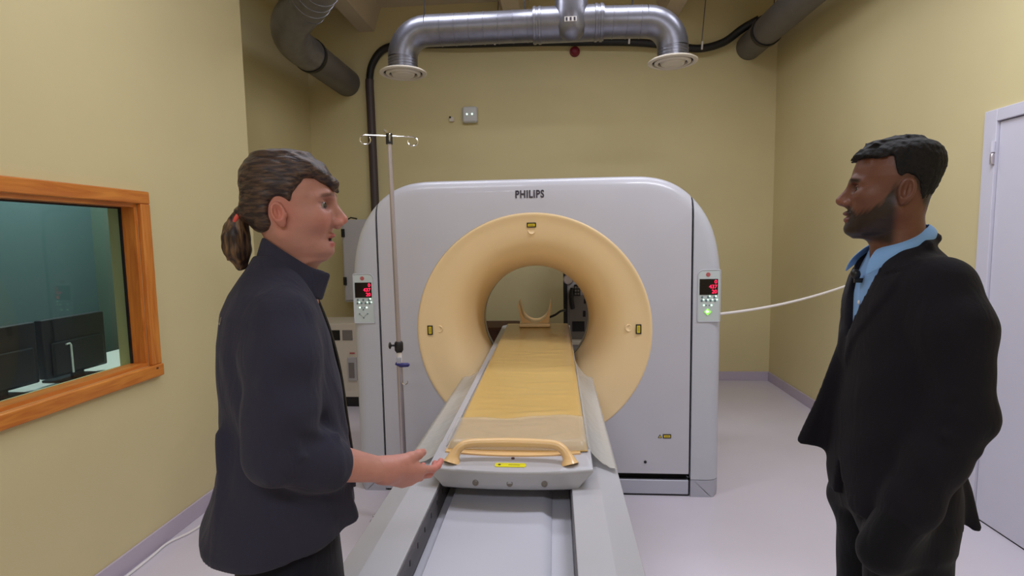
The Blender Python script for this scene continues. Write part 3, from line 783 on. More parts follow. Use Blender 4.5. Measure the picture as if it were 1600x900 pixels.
# left duct: comes from the middle, bends, runs into the back wall
ld_ = thing('ventilation_duct', (-2.32, 5.5, 3.4), 'grey round duct bending into the back wall, upper left', 'air duct')
A = np.array([-2.32, 6.095, 3.405]); Bp = np.array([-2.32, 5.18, 3.405]); Cc = np.array([-2.30, 4.72, 3.43]); Dp = np.array([-1.72, 4.05, 3.52]); Ep = np.array([-0.9, 3.2, 3.72])
MB().tube([A, Bp], 0.150, 32).build('duct_pipe', M['duct2'], ld_)
MB().tube([Bp+[0, 0.02, 0], Bp-[0, 0.03, 0]], 0.163, 32).build('joint_ring', M['black'], ld_)
bend = [tuple(Bp)]+[tuple((1-t)**2*(Bp-[0, 0.08, 0])+2*t*(1-t)*(np.array([-2.36, 4.55, 3.40]))+t*t*(Dp+(Cc-Dp)*0.35)) for t in np.linspace(0, 1, 12)]
MB().tube(bend, 0.155, 32).build('elbow', M['galv'], ld_, ang=60)
mb = MB(); s0 = Dp+(Cc-Dp)*0.35; mb.tube([s0, Dp, Ep], 0.152, 32); seams(mb, s0, Dp, 0.152, 0.10, 32); mb.build('duct_pipe', M['galv'], ld_)
MB().tube([(-1.95, 4.28, 3.60), (-1.95, 4.28, ZC)], 0.004, 8).build('hanger_wire', M['black'], ld_)
rd_ = thing('ventilation_duct', (2.07, 5.5, 3.6), 'grey round duct along the right wall running into the back wall', 'air duct')
MB().tube([(2.075, 6.095, 3.605), (2.075, 5.62, 3.595)], 0.135, 32).build('duct_pipe', M['duct2'], rd_)
MB().tube([(2.075, 5.64, 3.595), (2.075, 5.59, 3.594)], 0.150, 32).build('joint_ring', M['black'], rd_)
MB().tube([(2.075, 5.63, 3.595), (2.10, 3.6, 3.56), (2.10, 1.0, 3.54)], 0.138, 32).build('duct_pipe', M['duct2'], rd_)
MB().tube([(2.075, 5.45, 3.73), (2.075, 5.45, ZC)], 0.004, 8).build('hanger_wire', M['black'], rd_)

# black insulated cable loom along the back wall
cb = thing('cable_loom', (-2.0, 6.05, 2.0), 'thick black cable loom along the top of the back wall, dropping behind the scanner', 'cable')
pts = [(-2.04, 6.06, 1.0), (-2.04, 6.06, 2.2), (-2.045, 6.06, 3.10), (-2.045, 6.06, 3.42), (-2.00, 6.06, 3.60), (-1.86, 6.05, 3.74), (-1.60, 6.03, 3.765), (-1.0, 6.0, 3.735), (-0.3, 6.0, 3.722), (0.3, 6.0, 3.700), (0.9, 6.0, 3.668), (1.30, 6.0, 3.61), (1.55, 6.0, 3.58), (1.78, 5.99, 3.63), (1.95, 5.95, 3.74), (2.08, 5.85, 3.79)]
sp = smooth_path(pts, 8)
cut = 24
MB().tube(sp[:cut+1], 0.046, 14).build('conduit', M['conduit'], cb, ang=70)
MB().tube(sp[cut:], [0.040]*(len(sp)-cut), 14).build('loom', M['rubber'], cb, ang=70)
for x, zb in ((-0.62, 3.728), (0.80, 3.675), (1.55, 3.585)):
    MB().tube([(x+0.0, 5.955, zb-0.03), (x+0.005, 5.955, zb+0.05)], 0.010, 8).build('cable_tie', M['white'], cb)
    MB().tube([(x, 5.985, zb), (x+0.05, 5.985, ZC)], 0.006, 6).build('hanger_wire', M['greyd'], cb)

# wall fittings
ab = MB().lathe([(0.048, 0), (0.050, 0.02), (0.046, 0.045), (0.03, 0.06), (0.0, 0.064)], (0.237, 6.10, 3.635), (0, -1, 0), n=28)
bell = thing('alarm_bell', (0.237, 6.09, 3.635), 'small dark red round alarm bell under the T duct on the back wall', 'alarm')
ab.build('gong', M['red'], bell); MB().lathe([(0.056, 0.0), (0.056, 0.010)], (0.237, 6.10, 3.635), (0, -1, 0), n=28).build('back_plate', M['red'], bell)
wb = thing('wall_unit', (-0.925, 6.07, 3.0), 'square white wall unit with two lit dots, high on the back wall', 'wall unit')
bx('casing', M['boxw'], wb, -0.925-0.085, -0.925+0.085, 6.045, 6.10, 3.0-0.09, 3.0+0.09, bevel=0.028, seg=4)
for x in (-0.030, 0.028):
    MB().lathe([(0.010, 0), (0.008, 0.006), (0, 0.008)], (-0.925+x, 6.046, 3.003), (0, -1, 0), n=12, cap=False).build('status_light', M['led'], wb)
ws = thing('wall_sensor', (-1.133, 6.08, 2.965), 'tiny off-white sensor beside the white wall unit', 'sensor')
bx('casing', M['offwhite'], ws, -1.165, -1.105, 6.075, 6.10, 2.935, 2.985, bevel=0.01)
MB().lathe([(0.012, 0), (0.010, 0.008)], (-1.150, 6.076, 2.982), (0, -1, 0), n=10).build('lens', M['dark'], ws)
hk = thing('wall_hook', (-1.9, 6.085, 2.86), 'small white hook on the back wall beside the dark conduit', 'hook')
MB().lathe([(0.012, 0), (0.012, 0.01)], (-1.9, 6.10, 2.86), (0, -1, 0), n=10).build('hook_plate', M['white'], hk)
MB().tube([(-1.9, 6.09, 2.86), (-1.9, 6.06, 2.86), (-1.9, 6.055, 2.875)], 0.005, 6).build('hook_pin', M['white'], hk)

# electrical cabinet on the wall and low power unit, left behind the scanner
ec = thing('electrical_cabinet', (-1.95, 5.95, 1.2), 'grey wall cabinet with a black latch half hidden behind the left of the scanner', 'cabinet')
bx('body', M['grey'], ec, -2.34, -1.50, 5.80, 6.005, 0.95, 1.86, bevel=0.006)
bx('cabinet_door', M['grey'], ec, -2.325, -1.52, 5.785, 5.802, 0.97, 1.845, bevel=0.004)
for z in (1.67, 1.14):
    bx('latch', M['black'], ec, -2.335, -2.300, 5.765, 5.787, z, z+0.09, bevel=0.003)
MB().tube([(-2.30, 5.87, 1.862), (-2.25, 5.85, 1.885), (-2.18, 5.85, 1.87)], 0.008, 8).build('cable_gland', M['black'], ec)
pu = thing('power_unit', (-2.1, 5.3, 0), 'low off-white power unit on a black base behind the left of the scanner', 'power unit')
PX0, PX1, PY0, PY1 = -2.52, -1.62, 5.02, 5.46
bx('black_base', M['black'], pu, PX0+0.02, PX1-0.02, PY0+0.02, PY1-0.02, 0.0, 0.10)
bx('body', M['offwhite'], pu, PX0, PX1, PY0, PY1, 0.10, 0.83, bevel=0.006)
bx('dark_socket', M['black'], pu, -2.185, -2.09, PY0-0.006, PY0+0.004, 0.665, 0.765, bevel=0.003)
bx('vent_grille', M['greyd'], pu, -2.065, -1.965, PY0-0.006, PY0+0.004, 0.665, 0.765, bevel=0.003)
bx('meter_box', M['grey'], pu, -2.02, -1.93, PY0-0.03, PY0, 0.27, 0.50, bevel=0.006)
bx('meter_face', M['greyd'], pu, -2.005, -1.95, PY0-0.033, PY0-0.028, 0.30, 0.45)
bx('red_mark', M['redlit2'], pu, -2.0, -1.95, PY0-0.004, PY0+0.002, 0.53, 0.545)

# equipment seen through the bore
eq = thing('equipment_trolley', (0.40, 5.5, 0), 'grey equipment trolley with dial and black keypad seen through the bore', 'medical trolley')
EX0, EX1, EY0, EY1 = 0.085, 0.62, 5.30, 5.72
bx('tower', M['grey'], eq, EX0, EX1, EY0, EY1, 0.12, 1.62, bevel=0.01)
bx('side_post', M['dark'], eq, EX0-0.004, EX0+0.035, EY0-0.012, EY0, 0.62, 1.30)
bx('front_panel', M['greyd'], eq, EX0+0.05, EX1-0.02, EY0-0.014, EY0, 0.62, 1.06, bevel=0.006)
MB().lathe([(0.050, 0), (0.050, 0.02), (0.044, 0.026), (0.04, 0.02)], (EX0+0.045, EY0, 1.215), (0, -1, 0), n=24).build('dial_rim', M['steel'], eq)
MB().lathe([(0.042, 0.018), (0.0, 0.02)], (EX0+0.045, EY0, 1.215), (0, -1, 0), n=24, cap=False).build('dial_face', M['duct2'], eq)
bx('keypad', M['black'], eq, EX0+0.098, EX0+0.160, EY0-0.05, EY0-0.014, 1.055, 1.165, bevel=0.004)
for i in range(3):
    for j in range(2):
        bx('key', M['greyd'], eq, EX0+0.106+j*0.026, EX0+0.124+j*0.026, EY0-0.054, EY0-0.05, 1.068+i*0.031, 1.086+i*0.031)
MB().tube(smooth_path([(EX0+0.085, EY0-0.03, 1.13), (EX0+0.070, EY0-0.045, 1.06), (EX0+0.075, EY0-0.045, 0.99), (EX0+0.085, EY0-0.03, 0.93)], 5), 0.022, 10).build('hose', M['black'], eq)
bx('socket', M['black'], eq, EX0+0.185, EX0+0.212, EY0-0.018, EY0-0.010, 0.845, 0.905)
bx('socket', M['black'], eq, EX0+0.195, EX0+0.215, EY0-0.018, EY0-0.010, 0.975, 1.02)
MB().lathe([(0.012, 0), (0.012, 0.02), (0.008, 0.03)], (EX0+0.09, EY0-0.0, 1.215), (0, -1, 0.2), n=12).build('knob', M['chrome'], eq)
bx('drawer_unit', M['dark'], eq, EX0+0.08, EX0+0.20, EY0-0.020, EY0-0.014, 0.70, 0.80)
bx('lower_shelf', M['offwhite'], eq, EX0+0.02, EX1, EY0-0.10, EY0, 0.58, 0.62, bevel=0.006)
bx('base', M['black'], eq, EX0, EX1, EY0-0.05, EY1, 0.04, 0.12, bevel=0.01)
for x in (EX0+0.05, EX1-0.05):
    for y in (EY0, EY1-0.06):
        MB().lathe([(0.022, -0.012), (0.022, 0.012)], (x, y, 0.022), (1, 0, 0), n=14).build('castor', M['black'], eq)
bb = thing('brown_block', (-0.75, 5.75, 0), 'dark brown block by the back wall seen through the bore', 'chest')  # plain low dark brown block by the back wall
bx('body', M['brown'], bb, -1.15, -0.42, 5.55, 5.98, 0.0, 0.66, bevel=0.006)
bx('lid', M['brown'], bb, -1.17, -0.40, 5.53, 6.0, 0.66, 0.70, bevel=0.006)

# white barrier cord from the scanner to the right wall
rp = thing('barrier_cord', (1.7, 4.0, 1.1), 'white cord stretched from the scanner side to the right wall behind the man', 'cord')
pa, pb = np.array([1.013, 3.50, 1.118]), np.array([2.352, 4.20, 1.30])
cpts = [tuple(pa+(pb-pa)*t+np.array([0, 0, -0.075*4*t*(1-t)*0.6])) for t in np.linspace(0, 1, 24)]
MB().tube(cpts, 0.0085, 10).build('cord', M['white'], rp)
MB().lathe([(0.016, 0), (0.016, 0.012)], (1.009, 3.50, 1.118), (1, 0, 0), n=12).build('eyelet', M['gside'], rp)
MB().lathe([(0.020, 0), (0.016, 0.018)], (XR, 4.20, 1.30), (-1, 0, 0), n=12).build('wall_eyelet', M['white'], rp)

# white cable lying along the foot of the left wall
fc = smooth_path([(XL+0.03, 1.2, 0.008), (XL+0.035, 1.9, 0.008), (XL+0.040, 2.45, 0.008), (XL+0.035, 2.62, 0.008), (XL+0.085, 2.74, 0.008), (XL+0.10, 2.90, 0.008), (XL+0.05, 3.10, 0.008), (XL+0.03, 3.5, 0.008)], 8)
o = MB().tube(fc, 0.007, 8).build('floor_cable', M['white'], None, ang=70)
tag(o, 'thin white cable lying on the floor along the left wall', 'cable')
# ------------------------------------------------------------------ people: implicit-surface modelling
class Grid:
    def __init__(s, lo, hi, h):
        s.lo = np.array(lo, float); s.h = h
        s.n = np.ceil((np.array(hi, float)-s.lo)/h).astype(int)+1
        s.ax = [(s.lo[i]+h*np.arange(s.n[i])).astype(np.float32) for i in range(3)]
        s.D = np.full(s.n, 0.05, np.float32)
    def sl(s, lo, hi):
        a = np.maximum(np.floor((np.array(lo)-s.lo)/s.h).astype(int), 0)
        b = np.minimum(np.ceil((np.array(hi)-s.lo)/s.h).astype(int)+1, s.n)
        return tuple(slice(int(a[i]), int(max(a[i], b[i]))) for i in range(3))
    def xyz(s, q):
        return s.ax[0][q[0]][:, None, None], s.ax[1][q[1]][None, :, None], s.ax[2][q[2]][None, None, :]
    def op(s, prim, k=0.01, mode='u'):
        fn, lo, hi = prim
        m = k+0.02
        q = s.sl(np.array(lo)-m, np.array(hi)+m)
        A = s.D[q]
        if A.size == 0: return s
        d = fn(*s.xyz(q)).astype(np.float32)
        if mode == 'u':
            hh = np.maximum(k-np.abs(A-d), 0)/k; s.D[q] = np.minimum(A, d)-hh*hh*k*0.25
        elif mode == 's':
            d = -d; hh = np.maximum(k-np.abs(A-d), 0)/k; s.D[q] = np.maximum(A, d)+hh*hh*k*0.25
        elif mode == 'i':
            hh = np.maximum(k-np.abs(s.D[q]-d), 0)/k; s.D[q] = np.maximum(A, d)+hh*hh*k*0.25
        return s
    def allxyz(s):
        return s.xyz((slice(None),)*3)
    def mesh(s, relax=1):
        D = s.D; ins = D < 0
        nx, ny, nz = D.shape
        c = [ins[i:nx-1+i, j:ny-1+j, k:nz-1+k] for i in (0, 1) for j in (0, 1) for k in (0, 1)]
        cnt = sum(a.astype(np.int8) for a in c)
        cells = np.argwhere((cnt > 0) & (cnt < 8))
        idx = -np.ones((nx-1, ny-1, nz-1), np.int64)
        idx[tuple(cells.T)] = np.arange(len(cells))
        off = [(i, j, k) for i in (0, 1) for j in (0, 1) for k in (0, 1)]
        vals = np.stack([D[cells[:, 0]+o[0], cells[:, 1]+o[1], cells[:, 2]+o[2]] for o in off], 1)
        acc = np.zeros((len(cells), 3)); w = np.zeros(len(cells))
        for a in range(8):
            for b in range(a+1, 8):
                if sum(abs(off[a][t]-off[b][t]) for t in range(3)) != 1: continue
                va, vb = vals[:, a], vals[:, b]; cr = (va < 0) != (vb < 0)
                t = np.where(cr, va/np.where(cr, va-vb, 1), 0)
                p = np.array(off[a])[None]+t[:, None]*(np.array(off[b])-np.array(off[a]))[None]
                acc[cr] += p[cr]; w[cr] += 1
        V = s.lo+s.h*(cells+acc/w[:, None])
        F = []
        for ax in range(3):
            o1, o2 = [(1, 2), (2, 0), (0, 1)][ax]
            a = np.take(ins, range(0, D.shape[ax]-1), ax); b = np.take(ins, range(1, D.shape[ax]), ax)
            e = np.argwhere(a != b)
            e = e[(e[:, o1] > 0) & (e[:, o2] > 0) & (e[:, o1] < D.shape[o1]-1) & (e[:, o2] < D.shape[o2]-1)]
            def cell(d1, d2):
                q = e.copy(); q[:, o1] += d1; q[:, o2] += d2; return idx[tuple(q.T)]
            Q = np.stack([cell(-1, -1), cell(0, -1), cell(0, 0), cell(-1, 0)], 1)
            fl = ins[tuple(e.T)]
            Q[~fl] = Q[~fl][:, ::-1]
            F.append(Q)
        F = np.concatenate(F)
        for _ in range(relax):      # light Laplacian smoothing
            S = np.zeros_like(V); W = np.zeros(len(V))
            for a in range(4):
                i, j = F[:, a], F[:, (a+1) % 4]
                np.add.at(S, i, V[j]); np.add.at(W, i, 1); np.add.at(S, j, V[i]); np.add.at(W, j, 1)
            V = V*0.5+0.5*S/np.maximum(W, 1)[:, None]
        return V, F

def ell(c, r, ry=0.0, rz=0.0):
    c = np.array(c, np.float32); r = np.array(r, np.float32); R = float(max(r))
    cy, sy, cz, sz = math.cos(ry), math.sin(ry), math.cos(rz), math.sin(rz)
    def fn(x, y, z):
        x = x-c[0]; y = y-c[1]; z = z-c[2]
        if ry: x, z = x*cy-z*sy, x*sy+z*cy
        if rz: x, y = x*cz+y*sz, -x*sz+y*cz
        k0 = np.sqrt((x/r[0])**2+(y/r[1])**2+(z/r[2])**2)
        k1 = np.sqrt((x/r[0]**2)**2+(y/r[1]**2)**2+(z/r[2]**2)**2)
        return k0*(k0-1)/np.maximum(k1, 1e-6)
    return fn, c-R, c+R
def cone(a, b, ra, rb):
    a = np.array(a, np.float32); b = np.array(b, np.float32); d = b-a; L = float(d@d)+1e-12; R = max(ra, rb)
    def fn(x, y, z):
        t = np.clip(((x-a[0])*d[0]+(y-a[1])*d[1]+(z-a[2])*d[2])/L, 0, 1)
        return np.sqrt((x-a[0]-t*d[0])**2+(y-a[1]-t*d[1])**2+(z-a[2]-t*d[2])**2)-(ra+(rb-ra)*t)
    return fn, np.minimum(a, b)-R, np.maximum(a, b)+R
def loft(rows, n=2.2, grow=0.0):
    r = np.array(sorted(rows), np.float32); z0, z1 = r[0, 0], r[-1, 0]
    def fn(x, y, z):
        f = np.interp(z, r[:, 0], r[:, 1]).astype(np.float32)+grow; b = np.interp(z, r[:, 0], r[:, 2]).astype(np.float32)-grow
        w_ = np.interp(z, r[:, 0], r[:, 3]).astype(np.float32)+grow
        xc = (f+b)/2; a = np.maximum((f-b)/2, 1e-3); w_ = np.maximum(w_, 1e-3)
        q = (np.abs((x-xc)/a)**n+np.abs(y/w_)**n)**(1.0/n)
        d = (q-1)*np.minimum(a, w_)
        return np.maximum(np.maximum(d, z-z1-grow), z0-grow-z)
    lo = (r[:, 2].min()-grow, -r[:, 3].max()-grow, z0-grow); hi = (r[:, 1].max()+grow, r[:, 3].max()+grow, z1+grow)
    return fn, np.array(lo), np.array(hi)
def chain(g, pts, rad, k, mode='u'):
    for i in range(len(pts)-1): g.op(cone(pts[i], pts[i+1], rad[i], rad[i+1]), k, mode)

def rotz(a): return np.array([[math.cos(a), -math.sin(a), 0], [math.sin(a), math.cos(a), 0], [0, 0, 1]])
def roty(a): return np.array([[math.cos(a), 0, math.sin(a)], [0, 1, 0], [-math.sin(a), 0, math.cos(a)]])
def rotx(a): return np.array([[1, 0, 0], [0, math.cos(a), -math.sin(a)], [0, math.sin(a), math.cos(a)]])

def np_mesh(name, V, F, m, parent, cols=None, smooth=True):
    me = bpy.data.meshes.new(name)
    me.vertices.add(len(V)); me.vertices.foreach_set('co', np.asarray(V, np.float32).ravel())
    F = np.asarray(F, np.int32)
    me.loops.add(F.size); me.loops.foreach_set('vertex_index', F.ravel())
    me.polygons.add(len(F)); me.polygons.foreach_set('loop_start', np.arange(0, F.size, 4, dtype=np.int32))
    me.polygons.foreach_set('loop_total', np.full(len(F), 4, np.int32))
    me.update(calc_edges=True); me.validate()
    if cols is not None:
        at = me.color_attributes.new('Col', 'FLOAT_COLOR', 'POINT')
        at.data.foreach_set('color', np.concatenate([cols, np.ones((len(cols), 1))], 1).astype(np.float32).ravel())
    if smooth: me.polygons.foreach_set('use_smooth', np.ones(len(F), bool))
    o = bpy.data.objects.new(name, me); COL.objects.link(o); me.materials.append(m)
    if parent is not None: attach(o, parent)
    return o

def attr_mat(name, rough=0.5, bump=0.15, bscale=250, sss=0.0, spec=0.4):
    m = bpy.data.materials.new(name); m.use_nodes = True
    nt = m.node_tree; b = nt.nodes['Principled BSDF']
    a = nt.nodes.new('ShaderNodeAttribute'); a.attribute_name = 'Col'
    tc = nt.nodes.new('ShaderNodeTexCoord'); t = nt.nodes.new('ShaderNodeTexNoise'); t.inputs['Scale'].default_value = 40; t.inputs['Detail'].default_value = 6
    nt.links.new(tc.outputs['Object'], t.inputs['Vector'])
    r = nt.nodes.new('ShaderNodeMapRange'); r.inputs['To Min'].default_value = 0.88; r.inputs['To Max'].default_value = 1.12
    nt.links.new(t.outputs['Fac'], r.inputs['Value'])
    x = nt.nodes.new('ShaderNodeVectorMath'); x.operation = 'SCALE'
    nt.links.new(a.outputs['Color'], x.inputs[0]); nt.links.new(r.outputs['Result'], x.inputs['Scale'])
    nt.links.new(x.outputs['Vector'], b.inputs['Base Color'])
    b.inputs['Roughness'].default_value = rough; b.inputs['Specular IOR Level'].default_value = spec
    if sss:
        b.inputs['Subsurface Weight'].default_value = sss; b.inputs['Subsurface Radius'].default_value = (0.006, 0.002, 0.001); b.inputs['Subsurface Scale'].default_value = 1.0
    t2 = nt.nodes.new('ShaderNodeTexNoise'); t2.inputs['Scale'].default_value = bscale
    nt.links.new(tc.outputs['Object'], t2.inputs['Vector'])
    bp = nt.nodes.new('ShaderNodeBump'); bp.inputs['Strength'].default_value = bump; bp.inputs['Distance'].default_value = 0.002
    nt.links.new(t2.outputs['Fac'], bp.inputs['Height']); nt.links.new(bp.outputs['Normal'], b.inputs['Normal'])
    return m

def fabric(name, col, rough=0.9, weave=700.0, sheen=0.25, fold=0.25):
    m = mat(name, col, rough, spec=0.15)
    nt = m.node_tree; b = nt.nodes['Principled BSDF']
    b.inputs['Sheen Weight'].default_value = sheen; b.inputs['Sheen Roughness'].default_value = 0.5
    tc = nt.nodes.new('ShaderNodeTexCoord')
    t = nt.nodes.new('ShaderNodeTexNoise'); t.inputs['Scale'].default_value = weave; t.inputs['Detail'].default_value = 2
    nt.links.new(tc.outputs['Object'], t.inputs['Vector'])
    mp = nt.nodes.new('ShaderNodeMapping'); mp.inputs['Scale'].default_value = (1.0, 1.0, 0.35)
    nt.links.new(tc.outputs['Object'], mp.inputs['Vector'])
    t2 = nt.nodes.new('ShaderNodeTexNoise'); t2.inputs['Scale'].default_value = 16; t2.inputs['Detail'].default_value = 3; t2.inputs['Distortion'].default_value = 0.6
    nt.links.new(mp.outputs['Vector'], t2.inputs['Vector'])
    b1 = nt.nodes.new('ShaderNodeBump'); b1.inputs['Strength'].default_value = 0.25; b1.inputs['Distance'].default_value = 0.001
    b2 = nt.nodes.new('ShaderNodeBump'); b2.inputs['Strength'].default_value = fold; b2.inputs['Distance'].default_value = 0.02
    nt.links.new(t2.outputs['Fac'], b2.inputs['Height'])
    nt.links.new(t.outputs['Fac'], b1.inputs['Height']); nt.links.new(b2.outputs['Normal'], b1.inputs['Normal'])
    nt.links.new(b1.outputs['Normal'], b.inputs['Normal'])
    return m

def hair_mat(name, c1, c2, stretch=(1, 1, 1), rough=0.45):
    m = mat(name, c1, rough, spec=0.35)
    nt = m.node_tree; b = nt.nodes['Principled BSDF']
    tc = nt.nodes.new('ShaderNodeTexCoord'); mp = nt.nodes.new('ShaderNodeMapping'); mp.inputs['Scale'].default_value = stretch
    nt.links.new(tc.outputs['Object'], mp.inputs['Vector'])
    t = nt.nodes.new('ShaderNodeTexNoise'); t.inputs['Scale'].default_value = 30; t.inputs['Detail'].default_value = 8; t.inputs['Distortion'].default_value = 0.3
    nt.links.new(mp.outputs['Vector'], t.inputs['Vector'])
    r = nt.nodes.new('ShaderNodeValToRGB'); r.color_ramp.elements[0].position = 0.42; r.color_ramp.elements[0].color = c1
    r.color_ramp.elements[1].position = 0.68; r.color_ramp.elements[1].color = c2
    nt.links.new(t.outputs['Fac'], r.inputs['Fac']); nt.links.new(r.outputs['Color'], b.inputs['Base Color'])
    bp = nt.nodes.new('ShaderNodeBump'); bp.inputs['Strength'].default_value = 0.7; bp.inputs['Distance'].default_value = 0.004
    nt.links.new(t.outputs['Fac'], bp.inputs['Height']); nt.links.new(bp.outputs['Normal'], b.inputs['Normal'])
    return m

M['skin'] = attr_mat('skin', 0.5, 0.12, 300, sss=0.08)
M['skin2'] = attr_mat('skin_deep', 0.45, 0.15, 300, sss=0.04)
M['eye'] = attr_mat('eyeball', 0.12, 0.0, 10, spec=0.6)
M['fleece'] = fabric('charcoal_fleece', rgb(50, 49, 64), 0.95, 500, 0.06, 0.45)
M['navyt'] = fabric('navy_trousers', rgb(22, 22, 32), 0.9, 500, 0.1, 0.3)
M['suit'] = fabric('black_suit_wool', rgb(26, 24, 31), 0.8, 900, 0.03, 0.30)
M['suitt'] = fabric('black_suit_trousers', rgb(20, 20, 25), 0.85, 900, 0.06, 0.3)
M['shirt'] = fabric('blue_shirt_cotton', rgb(128, 170, 222), 0.8, 1200, 0.1, 0.2)
M['shoe'] = mat('black_shoe_leather', rgb(16, 15, 15), 0.3)
M['hairf'] = hair_mat('brown_hair', rgb(42, 32, 34), rgb(92, 70, 55), (0.9, 3.5, 5.5))
M['hairt'] = hair_mat('ponytail_hair', rgb(42, 30, 30), rgb(118, 88, 58), (4.0, 4.0, 0.6))
M['hairm'] = hair_mat('short_black_hair', rgb(12, 10, 11), rgb(24, 20, 21), (3, 3, 3), 0.8)

def sm(e0, e1, x):
    t = np.clip((x-e0)/(e1-e0), 0, 1); return t*t*(3-2*t)

class Head: pass

def build_head(H, h=0.0024):
    g = Grid((-0.125, -0.098, -0.225), (0.145, 0.098, 0.125), h)
    g.op(loft(H.rows, 2.25), 0.002)
    S = (-1, 1)
    for s in S:
        g.op(cone((H.jaw0[0], s*H.jaw0[1], H.jaw0[2]), (H.jaw1[0], s*H.jaw1[1], H.jaw1[2]), H.jawr, H.jawr), 0.035)
        g.op(ell((H.cheek[0], s*H.cheek[1], H.cheek[2]), (0.024, 0.020, 0.019)), 0.030)
        bx_, bz_ = H.brow
        chain(g, [(bx_, s*0.009, bz_-0.003), (bx_-0.005, s*0.030, bz_+0.002), (bx_-0.022, s*0.052, bz_-0.005)], [H.browr*0.9, H.browr, H.browr*0.8], 0.014)
    g.op(ell(H.chin, H.chinr), 0.022)
    g.op(cone((H.neck[0], 0, -0.07), (H.neck[1], 0, -0.225), H.neck[2], H.neck[3]), 0.028)
    e = H.eye
    for s in S:
        g.op(ell((e[0]+0.016, s*e[1], e[2]+0.003), (0.013, 0.021, 0.0110), rz=-s*0.35), 0.012, 's')
    n0, n1, nr = H.nose0, H.nose1, H.noser
    g.op(cone((n0[0]-0.010, 0, n0[2]), (n1[0]-0.026, 0, n1[2]), H.fill*0.7, H.fill), 0.014)
    g.op(cone((n0[0], 0, n0[2]), (n1[0]-0.004, 0, n1[2]+0.004), nr*0.72, nr*0.85), 0.012)
    g.op(ell((n1[0]-nr*0.9, 0, n1[2]), (nr, nr*1.02, nr*0.9)), 0.006)
    for s in S:
        g.op(ell((n1[0]-nr*1.9, s*H.alae, n1[2]-0.005), (0.0105, 0.0072, 0.0078)), 0.006)
        g.op(ell((n1[0]-nr*1.25, s*H.alae*0.55, n1[2]-0.0115), (0.0050, 0.0032, 0.0040)), 0.002, 's')
    g.op(cone((n1[0]-nr*1.5, 0, n1[2]-0.008), (n1[0]-nr*2.2, 0, n1[2]-0.013), 0.0045, 0.006), 0.006)
    for s in S:
        g.op(ell((e[0], s*e[1], e[2]), (H.er, H.er, H.er)), 0.003)
        g.op(ell((e[0]+0.0105, s*(e[1]+0.0055), e[2]+H.lid), (0.0085, H.sw, H.slit), rz=-s*0.45), 0.0012, 's')
    # lips
    for nm, (c, r) in (('u', H.ulip), ('l', H.llip)):
        g.op(ell(c, r), 0.005)
    g.op(ell(H.mouth[0], H.mouth[1]), 0.0015, 's')
    # ears
    ex, ey, ez = H.ear
    for s in S:
        g.op(ell((ex, s*(ey+0.009), ez), (H.earh*0.60, 0.0110, H.earh), ry=-0.22, rz=s*-0.40), 0.004)
        g.op(ell((ex+0.002, s*(ey+0.0200), ez+0.002), (H.earh*0.38, 0.0135, H.earh*0.70), ry=-0.22, rz=s*-0.40), 0.0015, 's')
        g.op(cone((ex-0.006, s*(ey+0.0110), ez+0.012), (ex-0.003, s*(ey+0.0100), ez-0.008), 0.0026, 0.0034), 0.003)
        g.op(ell((ex+0.0125, s*(ey+0.006), ez-0.004), (0.004, 0.005, 0.006)), 0.003)
        g.op(ell((ex+0.005, s*(ey+0.006), ez-H.earh*0.88), (0.0085, 0.0055, 0.0085)), 0.005)
    return g

def eyeball(H, s, look):
    n, mm = 20, 28; V = []; C = []; F = []
    for i in range(n+1):
        t = math.pi*i/n
        for j in range(mm):
            p = 2*math.pi*j/mm
            d = np.array([math.cos(t), math.sin(t)*math.cos(p), math.sin(t)*math.sin(p)])
            V.append(np.array([H.eye[0], s*H.eye[1], H.eye[2]])+(H.er-0.0010)*d)
            C.append((0.26, 0.22, 0.21) if t > 0.62 else (H.iris if t > 0.30 else (0.01, 0.01, 0.01)))
    for i in range(n):
        for j in range(mm):
            q = (j+1) % mm; F.append((i*mm+j, (i+1)*mm+j, (i+1)*mm+q, i*mm+q))
    V = np.array(V); c = np.array([H.eye[0], s*H.eye[1], H.eye[2]])
    V = (V-c)@(rotz(look[0])@roty(look[1])).T+c
    return V, np.array(F), np.array(C)

def strip_mesh(name, rows_, m, parent, thick, W=None):
    """rows_: list of rows of points -> surface with thickness"""
    n = len(rows_[0]); V = np.array([p for r in rows_ for p in r])
    F = [(i*n+j, i*n+j+1, (i+1)*n+j+1, (i+1)*n+j) for i in range(len(rows_)-1) for j in range(n-1)]
    if W is not None: V = W(V)
    o = np_mesh(name, V, F, m, parent)
    sd = o.modifiers.new('thick', 'SOLIDIFY'); sd.thickness = thick; sd.offset = 0
    sb = o.modifiers.new('smooth', 'SUBSURF'); sb.levels = 2; sb.render_levels = 2
    return o

def join(parts):
    V, F, C, o = [], [], [], 0
    for v, f, c in parts:
        V.append(v); F.append(f+o); C.append(c); o += len(v)
    return np.concatenate(V), np.concatenate(F), np.concatenate(C)

def col3(c): return np.array(rgb(*c)[:3])

